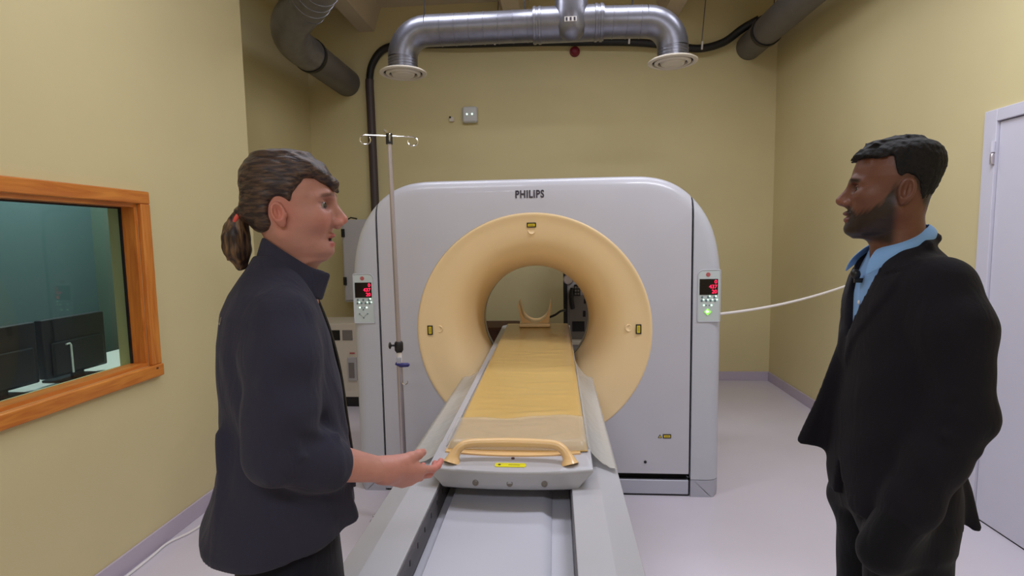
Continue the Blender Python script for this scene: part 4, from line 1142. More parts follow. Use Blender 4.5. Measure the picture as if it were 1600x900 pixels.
# ------------------------------------------------------------------ hand (fingers along +x, thumb +z, palm +y)
def build_hand(curl, spread, thumb, h=0.0019):
    g = Grid((-0.115, -0.045, -0.062), (0.215, 0.105, 0.085), h)
    mcp = [(0.086, 0.000, 0.027), (0.090, -0.003, 0.008), (0.085, -0.002, -0.011), (0.076, 0.002, -0.028)]
    ln = [(0.040, 0.025, 0.021), (0.044, 0.028, 0.022), (0.041, 0.026, 0.021), (0.032, 0.020, 0.018)]
    rad = [0.0092, 0.0093, 0.0088, 0.0078]
    for i in range(4):
        g.op(cone((0.004, 0.002, mcp[i][2]*0.55), mcp[i], 0.0175, 0.0118), 0.016)
    g.op(ell((0.052, 0.010, 0.002), (0.042, 0.013, 0.032)), 0.014)
    g.op(ell((0.040, 0.013, 0.024), (0.030, 0.014, 0.016)), 0.014)
    nails = []
    for i in range(4):
        p = np.array(mcp[i]); a = 0.0; tz = spread[i]
        r = rad[i]
        for k in range(3):
            a += curl[i][k]
            d = np.array([math.cos(a)*math.cos(tz), math.sin(a), math.cos(a)*math.sin(tz)])
            q = p+d*ln[i][k]
            g.op(cone(p, q, r, r*0.92), 0.006 if k == 0 else 0.003)
            p = q; r *= 0.92
        nails.append((p, d))
    tp = [np.array(t) for t in thumb]
    chain(g, tp, [0.0150, 0.0120, 0.0102, 0.0085], 0.006)
    g.op(cone((-0.115, 0.001, 0.001), (0.010, 0.002, 0.000), 0.0275, 0.0235), 0.02)
    return g

# ================================================================== WOMAN
HW = Head()
HW.rows = [(0.107, -0.005, -0.045, 0.018), (0.100, 0.030, -0.064, 0.042), (0.086, 0.056, -0.077, 0.057), (0.066, 0.075, -0.085, 0.066), (0.042, 0.086, -0.089, 0.070), (0.020, 0.0885, -0.089, 0.0705), (0.0, 0.0845, -0.086, 0.0685), (-0.02, 0.0810, -0.079, 0.0655), (-0.04, 0.0790, -0.069, 0.0615), (-0.06, 0.0770, -0.054, 0.0535), (-0.08, 0.0750, -0.034, 0.0455), (-0.095, 0.0710, -0.010, 0.036), (-0.105, 0.060, 0.012, 0.026)]
HW.jaw0 = (0.000, 0.051, -0.058); HW.jaw1 = (0.050, 0.024, -0.090)
HW.browr = 0.0046; HW.fill = 0.0115; HW.jawr = 0.0095; HW.er = 0.0138; HW.sw = 0.0155; HW.cheek = (0.054, 0.038, -0.024); HW.brow = (0.083, 0.024)
HW.chin = (0.063, 0, -0.092); HW.chinr = (0.0170, 0.017, 0.0135)
HW.neck = (0.000, -0.002, 0.0435, 0.047)
HW.eye = (0.0655, 0.0325, 0.002); HW.lid = 0.0002; HW.slit = 0.0052
HW.nose0 = (0.083, 0, 0.010); HW.nose1 = (0.111, 0, -0.028); HW.noser = 0.0086; HW.alae = 0.0105
HW.ulip = ((0.0765, 0, -0.0590), (0.0100, 0.0210, 0.0060)); HW.llip = ((0.0745, 0, -0.0770), (0.0098, 0.0180, 0.0066))
HW.mouth = ((0.0830, 0, -0.0680), (0.0160, 0.0165, 0.0042))
HW.ear = (-0.006, 0.0675, -0.014); HW.earh = 0.0235; HW.iris = (0.045, 0.035, 0.028)

woman_root = np.array([-0.572, 1.095, 0.0]); WB = math.radians(30)
w_head = np.array([-0.553, 1.106, 1.693]); WH = math.radians(12)
wp = thing('person', tuple(woman_root), 'person in a charcoal fleece jacket with a ponytail, holding out one hand over the table', 'person')
def wb(V): return np.asarray(V)@rotz(WB).T+woman_root
def wh(V): return np.asarray(V)@(rotz(WH)@roty(0.0)).T+w_head

g = build_head(HW)
V, F = g.mesh()
sk = col3((176, 126, 112)); C = np.tile(sk, (len(V), 1))
x, y, z = V.T
def blend(C, c, mask): return C*(1-mask[:, None])+np.array(c)[None]*mask[:, None]
C = blend(C, col3((212, 128, 112)), 0.55*np.exp(-((x-0.065)/0.03)**2-((np.abs(y)-0.040)/0.02)**2-((z+0.030)/0.02)**2))
C = blend(C, col3((214, 128, 114)), 0.6*np.exp(-((x-0.106)/0.014)**2-(y/0.014)**2-((z+0.030)/0.012)**2))
lip = sm(0.066, 0.072, x)*(1-sm(0.015, 0.020, np.abs(y)))*(sm(-0.086, -0.081, z)*(1-sm(-0.0555, -0.0535, z)))
C = blend(C, col3((170, 86, 82)), 0.85*lip)
C = blend(C, col3((60, 20, 20)), sm(0.0, 1.0, lip)*(np.abs(z+0.068) < 0.0030)*(x < 0.079))
brow = np.exp(-((z-(HW.brow[1]+0.002-0.25*np.maximum(np.abs(y)-0.03, 0)))/0.0042)**4)*sm(0.008, 0.013, np.abs(y))*(1-sm(0.046, 0.056, np.abs(y)))*(x > 0.045)
C = blend(C, col3((86, 58, 50)), 0.75*brow)
lash = np.exp(-(((z-HW.eye[2])/0.0060)**2-1)**2*4)*np.exp(-((np.abs(y)-0.036)/0.017)**4)*(x > 0.066)
C = blend(C, col3((52, 30, 28)), 0.75*lash)
C = blend(C, col3((206, 118, 100)), 0.5*(np.abs(y) > 0.062)*np.exp(-((x+0.006)/0.03)**2-((z+0.014)/0.04)**2))
parts = [(wh(V), F, C)]
# torso and legs under the clothes
tw = Grid((-0.16, -0.24, -0.0), (0.16, 0.24, 1.60), 0.012)
tw.op(loft([(1.56, 0.02, -0.05, 0.045), (1.50, 0.03, -0.08, 0.10), (1.44, 0.05, -0.09, 0.12), (1.30, 0.07, -0.09, 0.12), (1.18, 0.07, -0.09, 0.11), (1.05, 0.055, -0.09, 0.12), (0.92, 0.06, -0.10, 0.13), (0.84, 0.05, -0.09, 0.13)]), 0.01)
for s in (-1, 1):
    chain(tw, [(-0.01, s*0.086, 0.88), (0.0, s*0.088, 0.50), (-0.02, s*0.088, 0.09)], [0.068, 0.048, 0.034], 0.02)
    tw.op(cone((-0.03, s*0.088, 0.05), (0.11, s*0.095, 0.040), 0.028, 0.024), 0.02)
V, F = tw.mesh(2); parts.append((wb(V), F, np.tile(sk, (len(V), 1))))
# right forearm and hand
elbow = np.array([-0.035, -0.182, 1.232]); wrist = np.array([0.172, -0.108, 1.130])
tipd = np.array([0.88, 0.36, -0.50])
hand_curl = [(0.20, 0.35, 0.25), (0.28, 0.42, 0.30), (0.36, 0.50, 0.34), (0.44, 0.52, 0.36)]
hg = build_hand(hand_curl, (0.03, 0.0, -0.04, -0.09), [(0.022, 0.006, 0.024), (0.048, 0.016, 0.038), (0.073, 0.027, 0.042), (0.092, 0.038, 0.040)])
V, F = hg.mesh()
fx = tipd/np.linalg.norm(tipd); upv = np.array([0, 0, 1.0]); fz = upv-fx*(upv@fx); fz /= np.linalg.norm(fz); fy = np.cross(fz, fx)
RH = np.stack([fx, fy, fz], 1)@rotx(math.radians(40))
HANDS = 1.0
hc = np.tile(col3((196, 136, 122)), (len(V), 1))
hc = blend(hc, col3((214, 118, 108)), 0.55*sm(0.085, 0.15, V[:, 0]))
hc = blend(hc, col3((214, 124, 112)), 0.4*sm(0.02, 0.05, V[:, 1]))
parts.append((wb(V*HANDS@RH.T+wrist), F, hc))
fg = Grid((-0.09, -0.26, 1.08), (0.24, -0.05, 1.30), 0.005)
chain(fg, [elbow, elbow+(wrist-elbow)*0.3, wrist+RH@np.array([0.0, 0, 0])], [0.040, 0.041, 0.0245], 0.02)
V, F = fg.mesh(); parts.append((wb(V), F, np.tile(col3((196, 138, 122)), (len(V), 1))))
Vb, Fb, Cb = join(parts)
np_mesh('body', Vb, Fb, M['skin'], wp, Cb)
for s in (-1, 1):
    V, F, C = eyeball(HW, s, (0.0 if s > 0 else -0.30, 0.0))
    np_mesh('eye', wh(V), F, M['eye'], wp, C)

# hair
hg = Grid((-0.125, -0.098, -0.10), (0.125, 0.098, 0.135), 0.0026)
rw = [(a, b, c, d) for a, b, c, d in HW.rows if a > -0.065]
hg.op(loft(rw[1:], 2.25, grow=0.0085), 0.002)
hg.op(ell((-0.010, 0, 0.066), (0.084, 0.070, 0.054)), 0.02)
X, Y, Z = hg.allxyz()
zl = np.interp(Z, [-0.08, -0.055, -0.02, 0.0, 0.03, 0.055, 0.075, 0.10, 0.14], [-0.050, -0.036, -0.012, 0.012, 0.026, 0.044, 0.064, 0.085, 0.10])
ya = np.abs(Y); front = np.interp(Z, [0.02, 0.05, 0.08, 0.14], [0.0, 0.0, 0.03, 0.05])*(1-np.clip(ya/0.06, 0, 1))
cut = X-(zl+front)
cut = np.maximum(cut, -0.060-Z+0.25*(X+0.08))
ear = np.sqrt(((X+0.004)/0.023)**2+((Z+0.016)/0.034)**2)-1
cut = np.maximum(cut, np.where(ya > 0.045, -ear*0.02, -1))
cut = cut.astype(np.float32); hh = np.maximum(0.016-np.abs(hg.D-cut), 0)/0.016
hg.D = np.maximum(hg.D, cut)+hh*hh*0.016*0.25
chain(hg, [(0.020, -0.050, 0.088), (0.050, -0.050, 0.074), (0.074, -0.036, 0.060), (0.088, -0.014, 0.048), (0.093, 0.010, 0.034)], [0.008, 0.0085, 0.0085, 0.008, 0.004], 0.022)
chain(hg, [(0.010, 0.030, 0.108), (0.052, 0.040, 0.085), (0.072, 0.050, 0.055), (0.062, 0.062, 0.020), (0.035, 0.068, 0.0)], [0.008, 0.008, 0.008, 0.007, 0.004], 0.022)
#chain(hg, [(0.030, -0.060, 0.050), (0.016, -0.067, 0.010), (0.008, -0.068, -0.024), (0.014, -0.066, -0.046)], [0.005, 0.003, 0.0018, 0.0012], 0.006)
chain(hg, [(-0.070, -0.03, -0.005), (-0.098, 0, -0.014)], [0.020, 0.013], 0.02)
chain(hg, [(-0.070, 0.03, -0.005), (-0.098, 0, -0.014)], [0.020, 0.013], 0.02)
# strand relief
hg.D += (0.0011*np.sin(Z*230+X*90+Y*40)*np.sin(Y*120+X*60)).astype(np.float32)
V, F = hg.mesh(); hair = np_mesh('hair', wh(V), F, M['hairf'], wp)
pg = Grid((-0.165, -0.05, -0.15), (-0.075, 0.05, 0.015), 0.0026)
chain(pg, [(-0.098, 0, -0.014), (-0.108, 0, -0.030), (-0.113, -0.004, -0.060), (-0.110, -0.006, -0.090), (-0.104, -0.008, -0.118)], [0.012, 0.019, 0.025, 0.024, 0.012], 0.01)
chain(pg, [(-0.104, 0, -0.020), (-0.122, 0.004, -0.045), (-0.131, 0.004, -0.080), (-0.136, 0.006, -0.108)], [0.012, 0.014, 0.012, 0.003], 0.01)
X, Y, Z = pg.allxyz()
pg.D += (0.0016*np.sin(X*260+Z*30)*np.sin(Y*240+Z*20)).astype(np.float32)
V, F = pg.mesh(); np_mesh('ponytail', wh(V), F, M['hairt'], hair)
tie = MB().tube(arc((0, 0, 0), (0, 1, 0), (0.5, 0, 0.86), 0.0185, 0, 2*math.pi*0.96, 24), 0.0050, 10, closed=True)
tv = wh(np.array(tie.v)+np.array([-0.104, 0, -0.020]))
tie.v = [tuple(p) for p in tv]
tie.build('hair_tie', mat('coral_hair_tie', rgb(214, 84, 72), 0.6), hair, ang=80)

# fleece jacket
jg = Grid((-0.23, -0.27, 0.98), (0.20, 0.27, 1.62), 0.0050)
jrows = [(1.595, 0.030, -0.056, 0.050), (1.570, 0.036, -0.070, 0.066), (1.545, 0.044, -0.088, 0.098), (1.515, 0.056, -0.108, 0.132), (1.48, 0.068, -0.124, 0.152), (1.42, 0.086, -0.134, 0.162), (1.33, 0.102, -0.137, 0.160), (1.22, 0.112, -0.136, 0.156), (1.12, 0.120, -0.152, 0.164), (1.06, 0.120, -0.176, 0.174), (1.025, 0.108, -0.188, 0.178), (1.008, 0.085, -0.186, 0.172)]
jg.op(loft(jrows, 2.3), 0.004)
for s in (-1,):
    chain(jg, [(-0.012, -0.122, 1.468), (-0.016, -0.158, 1.40), (-0.026, -0.178, 1.31), elbow+[0.0, 0, 0.005]], [0.056, 0.059, 0.057, 0.055], 0.035)
    fd = (wrist-elbow)/np.linalg.norm(wrist-elbow)
    chain(jg, [elbow, elbow+fd*0.075, elbow+fd*0.112], [0.053, 0.052, 0.046], 0.03)
    for t, r in ((0.050, 0.049), (0.080, 0.049), (0.106, 0.046)):       # bunched, pushed-up sleeve
        jg.op(ell(elbow+fd*t+np.array([0, 0, 0.002]), (0.016, r+0.004, r+0.003), rz=math.atan2(fd[1], fd[0])), 0.014)
    # left arm hangs on the far side
    chain(jg, [(-0.012, 0.122, 1.468), (0.0, 0.152, 1.38), (0.015, 0.160, 1.22), (0.05, 0.145, 1.06)], [0.056, 0.058, 0.054, 0.045], 0.035)
# drape folds
for a, b, r in (((0.02, -0.135, 1.44), (0.090, -0.070, 1.22), 0.009), ((0.03, -0.140, 1.38), (0.105, -0.095, 1.12), 0.009), ((-0.10, -0.10, 1.40), (-0.07, -0.15, 1.20), 0.009), ((0.07, -0.135, 1.15), (0.105, -0.10, 1.04), 0.012), ((-0.13, -0.08, 1.25), (-0.14, -0.08, 1.05), 0.010)):
    jg.op(cone(a, b, r, r*0.8), 0.03)
for a, b, r in (((-0.060, -0.205, 1.30), (-0.005, -0.232, 1.262), 0.007), ((-0.070, -0.205, 1.265), (0.010, -0.232, 1.238), 0.007), ((0.010, -0.222, 1.29), (0.045, -0.175, 1.245), 0.008), ((-0.05, -0.215, 1.375), (0.0, -0.222, 1.32), 0.006), ((0.03, -0.205, 1.225), (0.075, -0.165, 1.245), 0.007)):
    jg.op(cone(a, b, r, r*0.6), 0.016)
X, Y, Z = jg.allxyz()
jg.D += (0.0030*np.sin(X*38+Z*26+Y*15)*np.sin(Y*30-Z*21)*np.clip((1.5-Z)/0.2, 0, 1)).astype(np.float32)
jg.op(cone((-0.004, 0, 1.54), (0.0, 0, 1.66), 0.044, 0.050), 0.008, 's')
V, F = jg.mesh(); jacket = np_mesh('fleece_jacket', wb(V), F, M['fleece'], wp)
# stand-up collar, open at the front
rows_ = []
nphi = 25
for t in np.linspace(0, 1, 6):
    r = []
    for ph in np.linspace(-158, 158, nphi):
        q = math.radians(ph); fwd = (1-math.cos(q))/2           # 0 at the back, 1 at the front
        rb = 0.064+0.004*fwd; rt = 0.051+0.008*fwd
        R_ = rb+(rt-rb)*t
        cx = 0.004+0.004*fwd*(1-t)+0.012*t+0.004*fwd*t
        zb = 1.555-0.062*fwd; zt = 1.632-0.082*fwd
        flare = max(0, fwd-0.78)/0.22
        r.append((cx-R_*math.cos(q)+0.020*flare*t, R_*math.sin(q)+math.copysign(0.014, q)*flare*t, zb+(zt-zb)*t))
    rows_.append(r)
strip_mesh('collar', rows_, M['fleece'], jacket, 0.007, wb)
# zip and cuff edge, back print
zp = [(0.058, 0.0, 1.512), (0.070, 0.0, 1.48), (0.088, 0.0, 1.42), (0.105, 0.0, 1.33), (0.115, 0, 1.22), (0.124, 0, 1.12), (0.124, 0, 1.06)]
mbz = MB().tube(smooth_path(zp, 5), 0.004, 8); mbz.v = [tuple(p) for p in wb(np.array(mbz.v))]
mbz.build('zip', M['black'], jacket)
tm = text_mesh('back_print', 'KU', 0.030, M['offwhite'], None, Matrix.Identity(4), 0.0004, 0.0004)
me = tm.data
for v in me.vertices:      # text x runs to the wearer's right, text y up, printed on the back
    p = np.array([-0.150, -0.060-v.co.x, 1.478+v.co.y]); q = wb(p[None])[0]; v.co = q
attach(tm, jacket)
sw = tm.modifiers.new('wrap', 'SHRINKWRAP'); sw.target = jacket; sw.offset = 0.0015; sw.wrap_method = 'NEAREST_SURFACEPOINT'
# trousers and shoes
tg = Grid((-0.18, -0.22, 0.06), (0.18, 0.22, 1.08), 0.008)
tg.op(loft([(1.06, 0.080, -0.11, 0.14), (0.98, 0.085, -0.125, 0.155), (0.90, 0.09, -0.130, 0.165), (0.82, 0.08, -0.12, 0.16)]), 0.01)
for s in (-1, 1):
    chain(tg, [(-0.01, s*0.088, 0.85), (0.0, s*0.088, 0.50), (-0.02, s*0.088, 0.09)], [0.094, 0.066, 0.052], 0.03)
V, F = tg.mesh(2); np_mesh('trousers', wb(V), F, M['navyt'], wp)
for s in (-1, 1):
    sg = Grid((-0.10, s*0.09-0.07, -0.005), (0.19, s*0.09+0.07, 0.13), 0.006)
    sg.op(cone((-0.035, s*0.088, 0.042), (0.13, s*0.096, 0.034), 0.043, 0.035), 0.01)
    sg.op(cone((-0.03, s*0.088, 0.05), (-0.02, s*0.088, 0.10), 0.045, 0.045), 0.02)
    X, Y, Z = sg.allxyz(); sg.D = np.maximum(sg.D, (0.001-Z).astype(np.float32))
    V, F = sg.mesh(); np_mesh('shoe', wb(V), F, M['shoe'], wp)
# ================================================================== MAN
def tri_prism(a, b, c, r):
    a, b, c = [np.array(q, np.float32) for q in (a, b, c)]
    ab, bc, ca = b-a, c-b, a-c; nn = np.cross(ab, -ca)
    def fn(x, y, z):
        P = np.stack(np.broadcast_arrays(x, y, z), -1)
        def seg(o, d):
            q = P-o; t = np.clip((q@d)/(d@d), 0, 1); e = q-t[..., None]*d; return (e*e).sum(-1)
        ins = (((P-a)@np.cross(nn, ab) > 0) & ((P-b)@np.cross(nn, bc) > 0) & ((P-c)@np.cross(nn, ca) > 0))
        pl = ((P-a)@nn)**2/(nn@nn)
        return np.sqrt(np.where(ins, pl, np.minimum(np.minimum(seg(a, ab), seg(b, bc)), seg(c, ca))))-r
    return fn, np.minimum(np.minimum(a, b), c)-r, np.maximum(np.maximum(a, b), c)+r
HM = Head()
HM.rows = [(0.109, -0.005, -0.050, 0.025), (0.101, 0.036, -0.073, 0.050), (0.086, 0.063, -0.086, 0.064), (0.066, 0.079, -0.094, 0.073), (0.045, 0.086, -0.097, 0.077), (0.020, 0.0915, -0.096, 0.078), (0.0, 0.0885, -0.091, 0.076), (-0.02, 0.0875, -0.083, 0.073), (-0.045, 0.0895, -0.073, 0.070), (-0.065, 0.0930, -0.062, 0.066), (-0.085, 0.0930, -0.045, 0.061), (-0.105, 0.0930, -0.02, 0.052), (-0.117, 0.088, 0.01, 0.042), (-0.125, 0.075, 0.03, 0.027)]
HM.jaw0 = (-0.004, 0.058, -0.062); HM.jaw1 = (0.060, 0.028, -0.106)
HM.browr = 0.0075; HM.fill = 0.0145; HM.jawr = 0.0145; HM.er = 0.0132; HM.sw = 0.0140; HM.cheek = (0.060, 0.046, -0.026); HM.brow = (0.086, 0.014)
HM.chin = (0.079, 0, -0.108); HM.chinr = (0.0215, 0.025, 0.0175)
HM.neck = (-0.008, -0.026, 0.058, 0.064)
HM.eye = (0.0700, 0.0335, -0.006); HM.lid = -0.0012; HM.slit = 0.0036
HM.nose0 = (0.086, 0, 0.002); HM.nose1 = (0.1175, 0, -0.036); HM.noser = 0.0115; HM.alae = 0.0150
HM.ulip = ((0.0935, 0, -0.0665), (0.0125, 0.0245, 0.0065)); HM.llip = ((0.0920, 0, -0.0830), (0.0120, 0.0215, 0.0080))
HM.mouth = ((0.1080, 0, -0.0742), (0.0140, 0.0230, 0.0011))
HM.ear = (-0.018, 0.0775, -0.018); HM.earh = 0.032; HM.iris = (0.02, 0.012, 0.008)

man_root = np.array([0.870, 1.458, 0.0]); MBD = math.radians(172)
m_head = np.array([0.855, 1.453, 1.738]); MHD = math.radians(156)
mp_ = thing('person', tuple(man_root), 'person in a black suit and open blue shirt, hand in pocket, beside the white door', 'person')
def mb_(V): return np.asarray(V)@rotz(MBD).T+man_root
def mh(V): return np.asarray(V)@(rotz(MHD)@roty(0.0)).T+m_head
g = build_head(HM)
V, F = g.mesh(); x, y, z = V.T
sk2 = col3((108, 68, 52)); C = np.tile(sk2, (len(V), 1))
C = blend(C, col3((150, 98, 78)), 0.5*np.exp(-((x-0.112)/0.02)**2-((z+0.036)/0.016)**2))
rngn = np.sin(x*410+z*270)*np.sin(y*390-z*180)*0.004
zl = np.interp(x, [-0.03, 0.004, 0.030, 0.050, 0.078, 0.088, 0.12], [0.030, -0.006, -0.046, -0.058, -0.070, -0.053, -0.050])
beard = (1-sm(-0.010, 0.010, z-zl+rngn*1.2))*sm(-0.150, -0.128, z+0.25*np.maximum(0.04-x, 0))*sm(-0.012, 0.010, x)
lipm = (sm(0.088, 0.094, x))*(1-sm(0.018, 0.024, np.abs(y)))*sm(-0.092, -0.088, z)*(1-sm(-0.0655, -0.0620, z))
C = blend(C, col3((26, 19, 18)), 0.92*beard)
C = blend(C, col3((112, 64, 58)), 0.9*lipm)
C = blend(C, col3((40, 20, 20)), lipm*np.exp(-((z+0.0742)/0.0016)**2))
brow = np.exp(-((z-(HM.brow[1]+0.003-0.22*np.maximum(np.abs(y)-0.034, 0)))/0.0052)**4)*sm(0.007, 0.012, np.abs(y))*(1-sm(0.050, 0.060, np.abs(y)))*(x > 0.045)
C = blend(C, col3((22, 15, 15)), 0.92*brow)
lash = np.exp(-(((z-HM.eye[2]-HM.lid)/0.0050)**2-1)**2*4)*np.exp(-((np.abs(y)-0.0335)/0.014)**4)*(x > 0.075)
C = blend(C, col3((28, 17, 15)), 0.8*lash)
# cropped hair fading into the skin around the ears and nape
zh = np.interp(x, [-0.10, -0.06, -0.035, -0.005, 0.004, 0.012], [-0.075, -0.060, 0.000, 0.020, 0.030, 0.070])
fade = sm(-0.012, 0.022, z-zh+rngn)*(1-sm(0.000, 0.014, x))*(1-(np.abs(y) > 0.074)*np.exp(-(((x+0.020)/0.03)**2+((z+0.018)/0.04)**2)**2))
C = blend(C, col3((24, 18, 18)), 0.9*fade)
parts = [(mh(V), F, C)]
tw = Grid((-0.18, -0.30, 0.0), (0.20, 0.30, 1.62), 0.012)
tw.op(loft([(1.58, 0.02, -0.05, 0.05), (1.53, 0.03, -0.08, 0.11), (1.46, 0.05, -0.09, 0.14), (1.30, 0.06, -0.09, 0.13), (1.15, 0.06, -0.08, 0.12), (1.02, 0.06, -0.09, 0.13), (0.92, 0.06, -0.10, 0.13)]), 0.01)
for s in (-1, 1):
    chain(tw, [(-0.022, s*0.092, 0.92), (-0.015, s*0.105, 0.50), (-0.03, s*0.112, 0.09)], [0.075, 0.050, 0.038], 0.02)
    tw.op(cone((-0.03, s*0.112, 0.05), (0.13, s*0.126, 0.040), 0.030, 0.026), 0.02)
V, F = tw.mesh(2); parts.append((mb_(V), F, np.tile(sk2, (len(V), 1))))
# arms: both hands are in the trouser pockets; near hand shows a sliver of wrist
ARM = {1: [(-0.034, 0.172, 1.484), (-0.062, 0.208, 1.215), (0.020, 0.200, 0.995)], -1: [(-0.034, -0.172, 1.484), (-0.090, -0.205, 1.21), (-0.020, -0.185, 0.985)]}
for s in (-1, 1):
    w0 = np.array(ARM[s][2]); hd = np.array([0.30, -0.22*s, -0.92]); hd /= np.linalg.norm(hd)
    hgd = build_hand([(0.7, 0.9, 0.6)]*4, (0.02, 0, -0.02, -0.05), [(0.022, 0.008, 0.018), (0.040, 0.012, 0.024), (0.055, 0.016, 0.024), (0.065, 0.020, 0.022)], 0.0030)
    V, F = hgd.mesh()
    fx = hd; lat = np.array([1.0, 0, 0]); fz = lat-fx*(lat@fx); fz /= np.linalg.norm(fz); fy = np.cross(fz, fx)
    Rm = np.stack([fx, fy, fz], 1)
    if s > 0:
        V = V*np.array([1, -1, 1]); F = F[:, ::-1]
        Rm = np.stack([fx, np.array(fy), fz], 1)
    parts.append((mb_(V*0.85@Rm.T+w0+hd*0.055), F, np.tile(sk2, (len(V), 1))))
Vb, Fb, Cb = join(parts)
np_mesh('body', Vb, Fb, M['skin2'], mp_, Cb)
for s in (-1, 1):
    V, F, C = eyeball(HM, s, (0.25*s, 0.0))
    np_mesh('eye', mh(V), F, M['eye'], mp_, C)
# short hair
hg = Grid((-0.125, -0.098, -0.10), (0.125, 0.098, 0.14), 0.0026)
hg.op(loft(HM.rows, 2.25, grow=0.0045), 0.002)
hg.op(ell((-0.010, 0, 0.058), (0.093, 0.076, 0.062)), 0.022)
hg.op(loft([(0.098, 0.050, -0.02, 0.035), (0.088, 0.068, -0.03, 0.052), (0.076, 0.077, -0.04, 0.060), (0.064, 0.080, -0.04, 0.064), (0.05, 0.06, -0.04, 0.058)], 2.4, grow=0.0100), 0.018)
X, Y, Z = hg.allxyz()
zh = np.interp(X, [-0.12, -0.085, -0.052, -0.044, -0.036, -0.008, 0.001, 0.008, 0.05, 0.09, 0.11], [-0.060, -0.056, -0.046, 0.000, 0.018, 0.018, 0.028, 0.066, 0.067, 0.072, 0.072])
cut = (zh-Z)+0.0035*np.sin(X*190+Y*150)
hg.D = np.maximum(hg.D, cut.astype(np.float32)*0.8)
hg.D += np.clip((0.035-Z)*0.055, 0, 0.0048).astype(np.float32)
hg.D += (0.0016*np.sin(X*310+Y*120)*np.sin(Y*280+Z*190)*np.sin(Z*240+X*100)).astype(np.float32)
for i in range(26):
    rr = random.Random(i); xx = rr.uniform(0.030, 0.083); yy = rr.uniform(-0.055, 0.055); zz = 0.112-0.42*(xx/0.1)**2*0.06-2.6*yy*yy-max(0, xx-0.045)*0.42
    hg.op(ell((xx, yy, zz), (0.009, 0.007, 0.0032), ry=rr.uniform(-0.6, 0.6), rz=rr.uniform(0, 3)), 0.006)
V, F = hg.mesh(); np_mesh('hair', mh(V), F, M['hairm'], mp_)

# shirt
sg = Grid((-0.16, -0.22, 1.02), (0.17, 0.22, 1.63), 0.006)
SR = [(1.615, 0.042, -0.062, 0.058), (1.590, 0.046, -0.070, 0.066), (1.555, 0.052, -0.088, 0.110), (1.52, 0.062, -0.102, 0.150), (1.46, 0.074, -0.112, 0.172), (1.38, 0.084, -0.116, 0.172), (1.25, 0.090, -0.112, 0.162), (1.10, 0.095, -0.110, 0.155), (1.03, 0.095, -0.110, 0.155)]
sg.op(loft(SR, 2.3), 0.004)
sg.op(cone((-0.010, 0, 1.57), (0.0, 0, 1.66), 0.053, 0.060), 0.006, 's')
sg.op(cone((0.055, 0, 1.60), (0.082, 0, 1.50), 0.028, 0.006), 0.01, 's')
V, F = sg.mesh(); shirt = np_mesh('shirt', mb_(V), F, M['shirt'], mp_)
def collar_half(s):
    rows2 = []
    for t in np.linspace(0, 1, 6):          # 0 = folded top edge, 1 = outer hem
        r = []
        for ph in np.linspace(0, 148, 15):
            q = math.radians(ph); fwd = (1-math.cos(q))/2
            top = np.array([-0.008+0.008*fwd-0.061*math.cos(q), s*0.062*math.sin(q), 1.640-0.062*fwd])
            hem = np.array([-0.008+0.016*fwd-0.076*math.cos(q), s*(0.080*math.sin(q)+0.012*fwd), 1.603-0.066*fwd])
            if ph > 105:
                e = (ph-105)/43.0
                hem = hem+np.array([0.020*e, s*0.012*e, -0.030*e]); top = top+np.array([0.006*e, s*0.004*e, -0.004*e])
            b = top+(hem-top)*t; b = b+np.array([-math.cos(q), s*math.sin(q), 0.3])*0.008*math.sin(math.pi*t)
            r.append(tuple(b))
        rows2.append(r)
    return rows2
for s in (-1, 1):
    strip_mesh('shirt_collar', collar_half(s), M['shirt'], shirt, 0.003, mb_)
for zb in (1.44, 1.37):
    mbb = MB().lathe([(0.0055, 0), (0.0055, 0.002), (0.004, 0.003)], (float(np.interp(zb, [r[0] for r in SR[::-1]], [r[1] for r in SR[::-1]]))+0.001, 0.004, zb), (1, 0, 0), n=12)
    mbb.v = [tuple(p) for p in mb_(np.array(mbb.v))]; mbb.build('shirt_button', M['white'], shirt)
# lapel microphone
mic = MB().lathe([(0.0, -0.013), (0.007, -0.011), (0.0115, -0.003), (0.0115, 0.005), (0.007, 0.012), (0, 0.014)], (0.083, -0.012, 1.512), (0.3, 0, 1), n=18, cap=False)
mic.v = [tuple(p) for p in mb_(np.array(mic.v))]
mo = thing('lapel_microphone', tuple(mb_(np.array([[0.083, -0.012, 1.50]]))[0]), 'small black microphone clipped at the open collar of the blue shirt', 'microphone')
mic.build('foam_cap', M['black'], mo, ang=80)
clp = MB().box(0.064, 0.086, -0.016, -0.008, 1.490, 1.502); clp.v = [tuple(p) for p in mb_(np.array(clp.v))]
clp.build('clip', M['black'], mo, smooth=False)

# suit jacket
jg = Grid((-0.24, -0.36, 0.84), (0.31, 0.36, 1.66), 0.0058)
JR = [(1.590, 0.040, -0.076, 0.070), (1.565, 0.046, -0.092, 0.108), (1.540, 0.056, -0.108, 0.150), (1.50, 0.070, -0.124, 0.184), (1.44, 0.086, -0.132, 0.194), (1.36, 0.098, -0.136, 0.190), (1.26, 0.106, -0.134, 0.182), (1.16, 0.111, -0.132, 0.176), (1.06, 0.116, -0.138, 0.178), (0.96, 0.118, -0.146, 0.186), (0.905, 0.112, -0.150, 0.190)]
jg.op(loft(JR, 2.4), 0.004)
X, Y, Z = jg.allxyz()
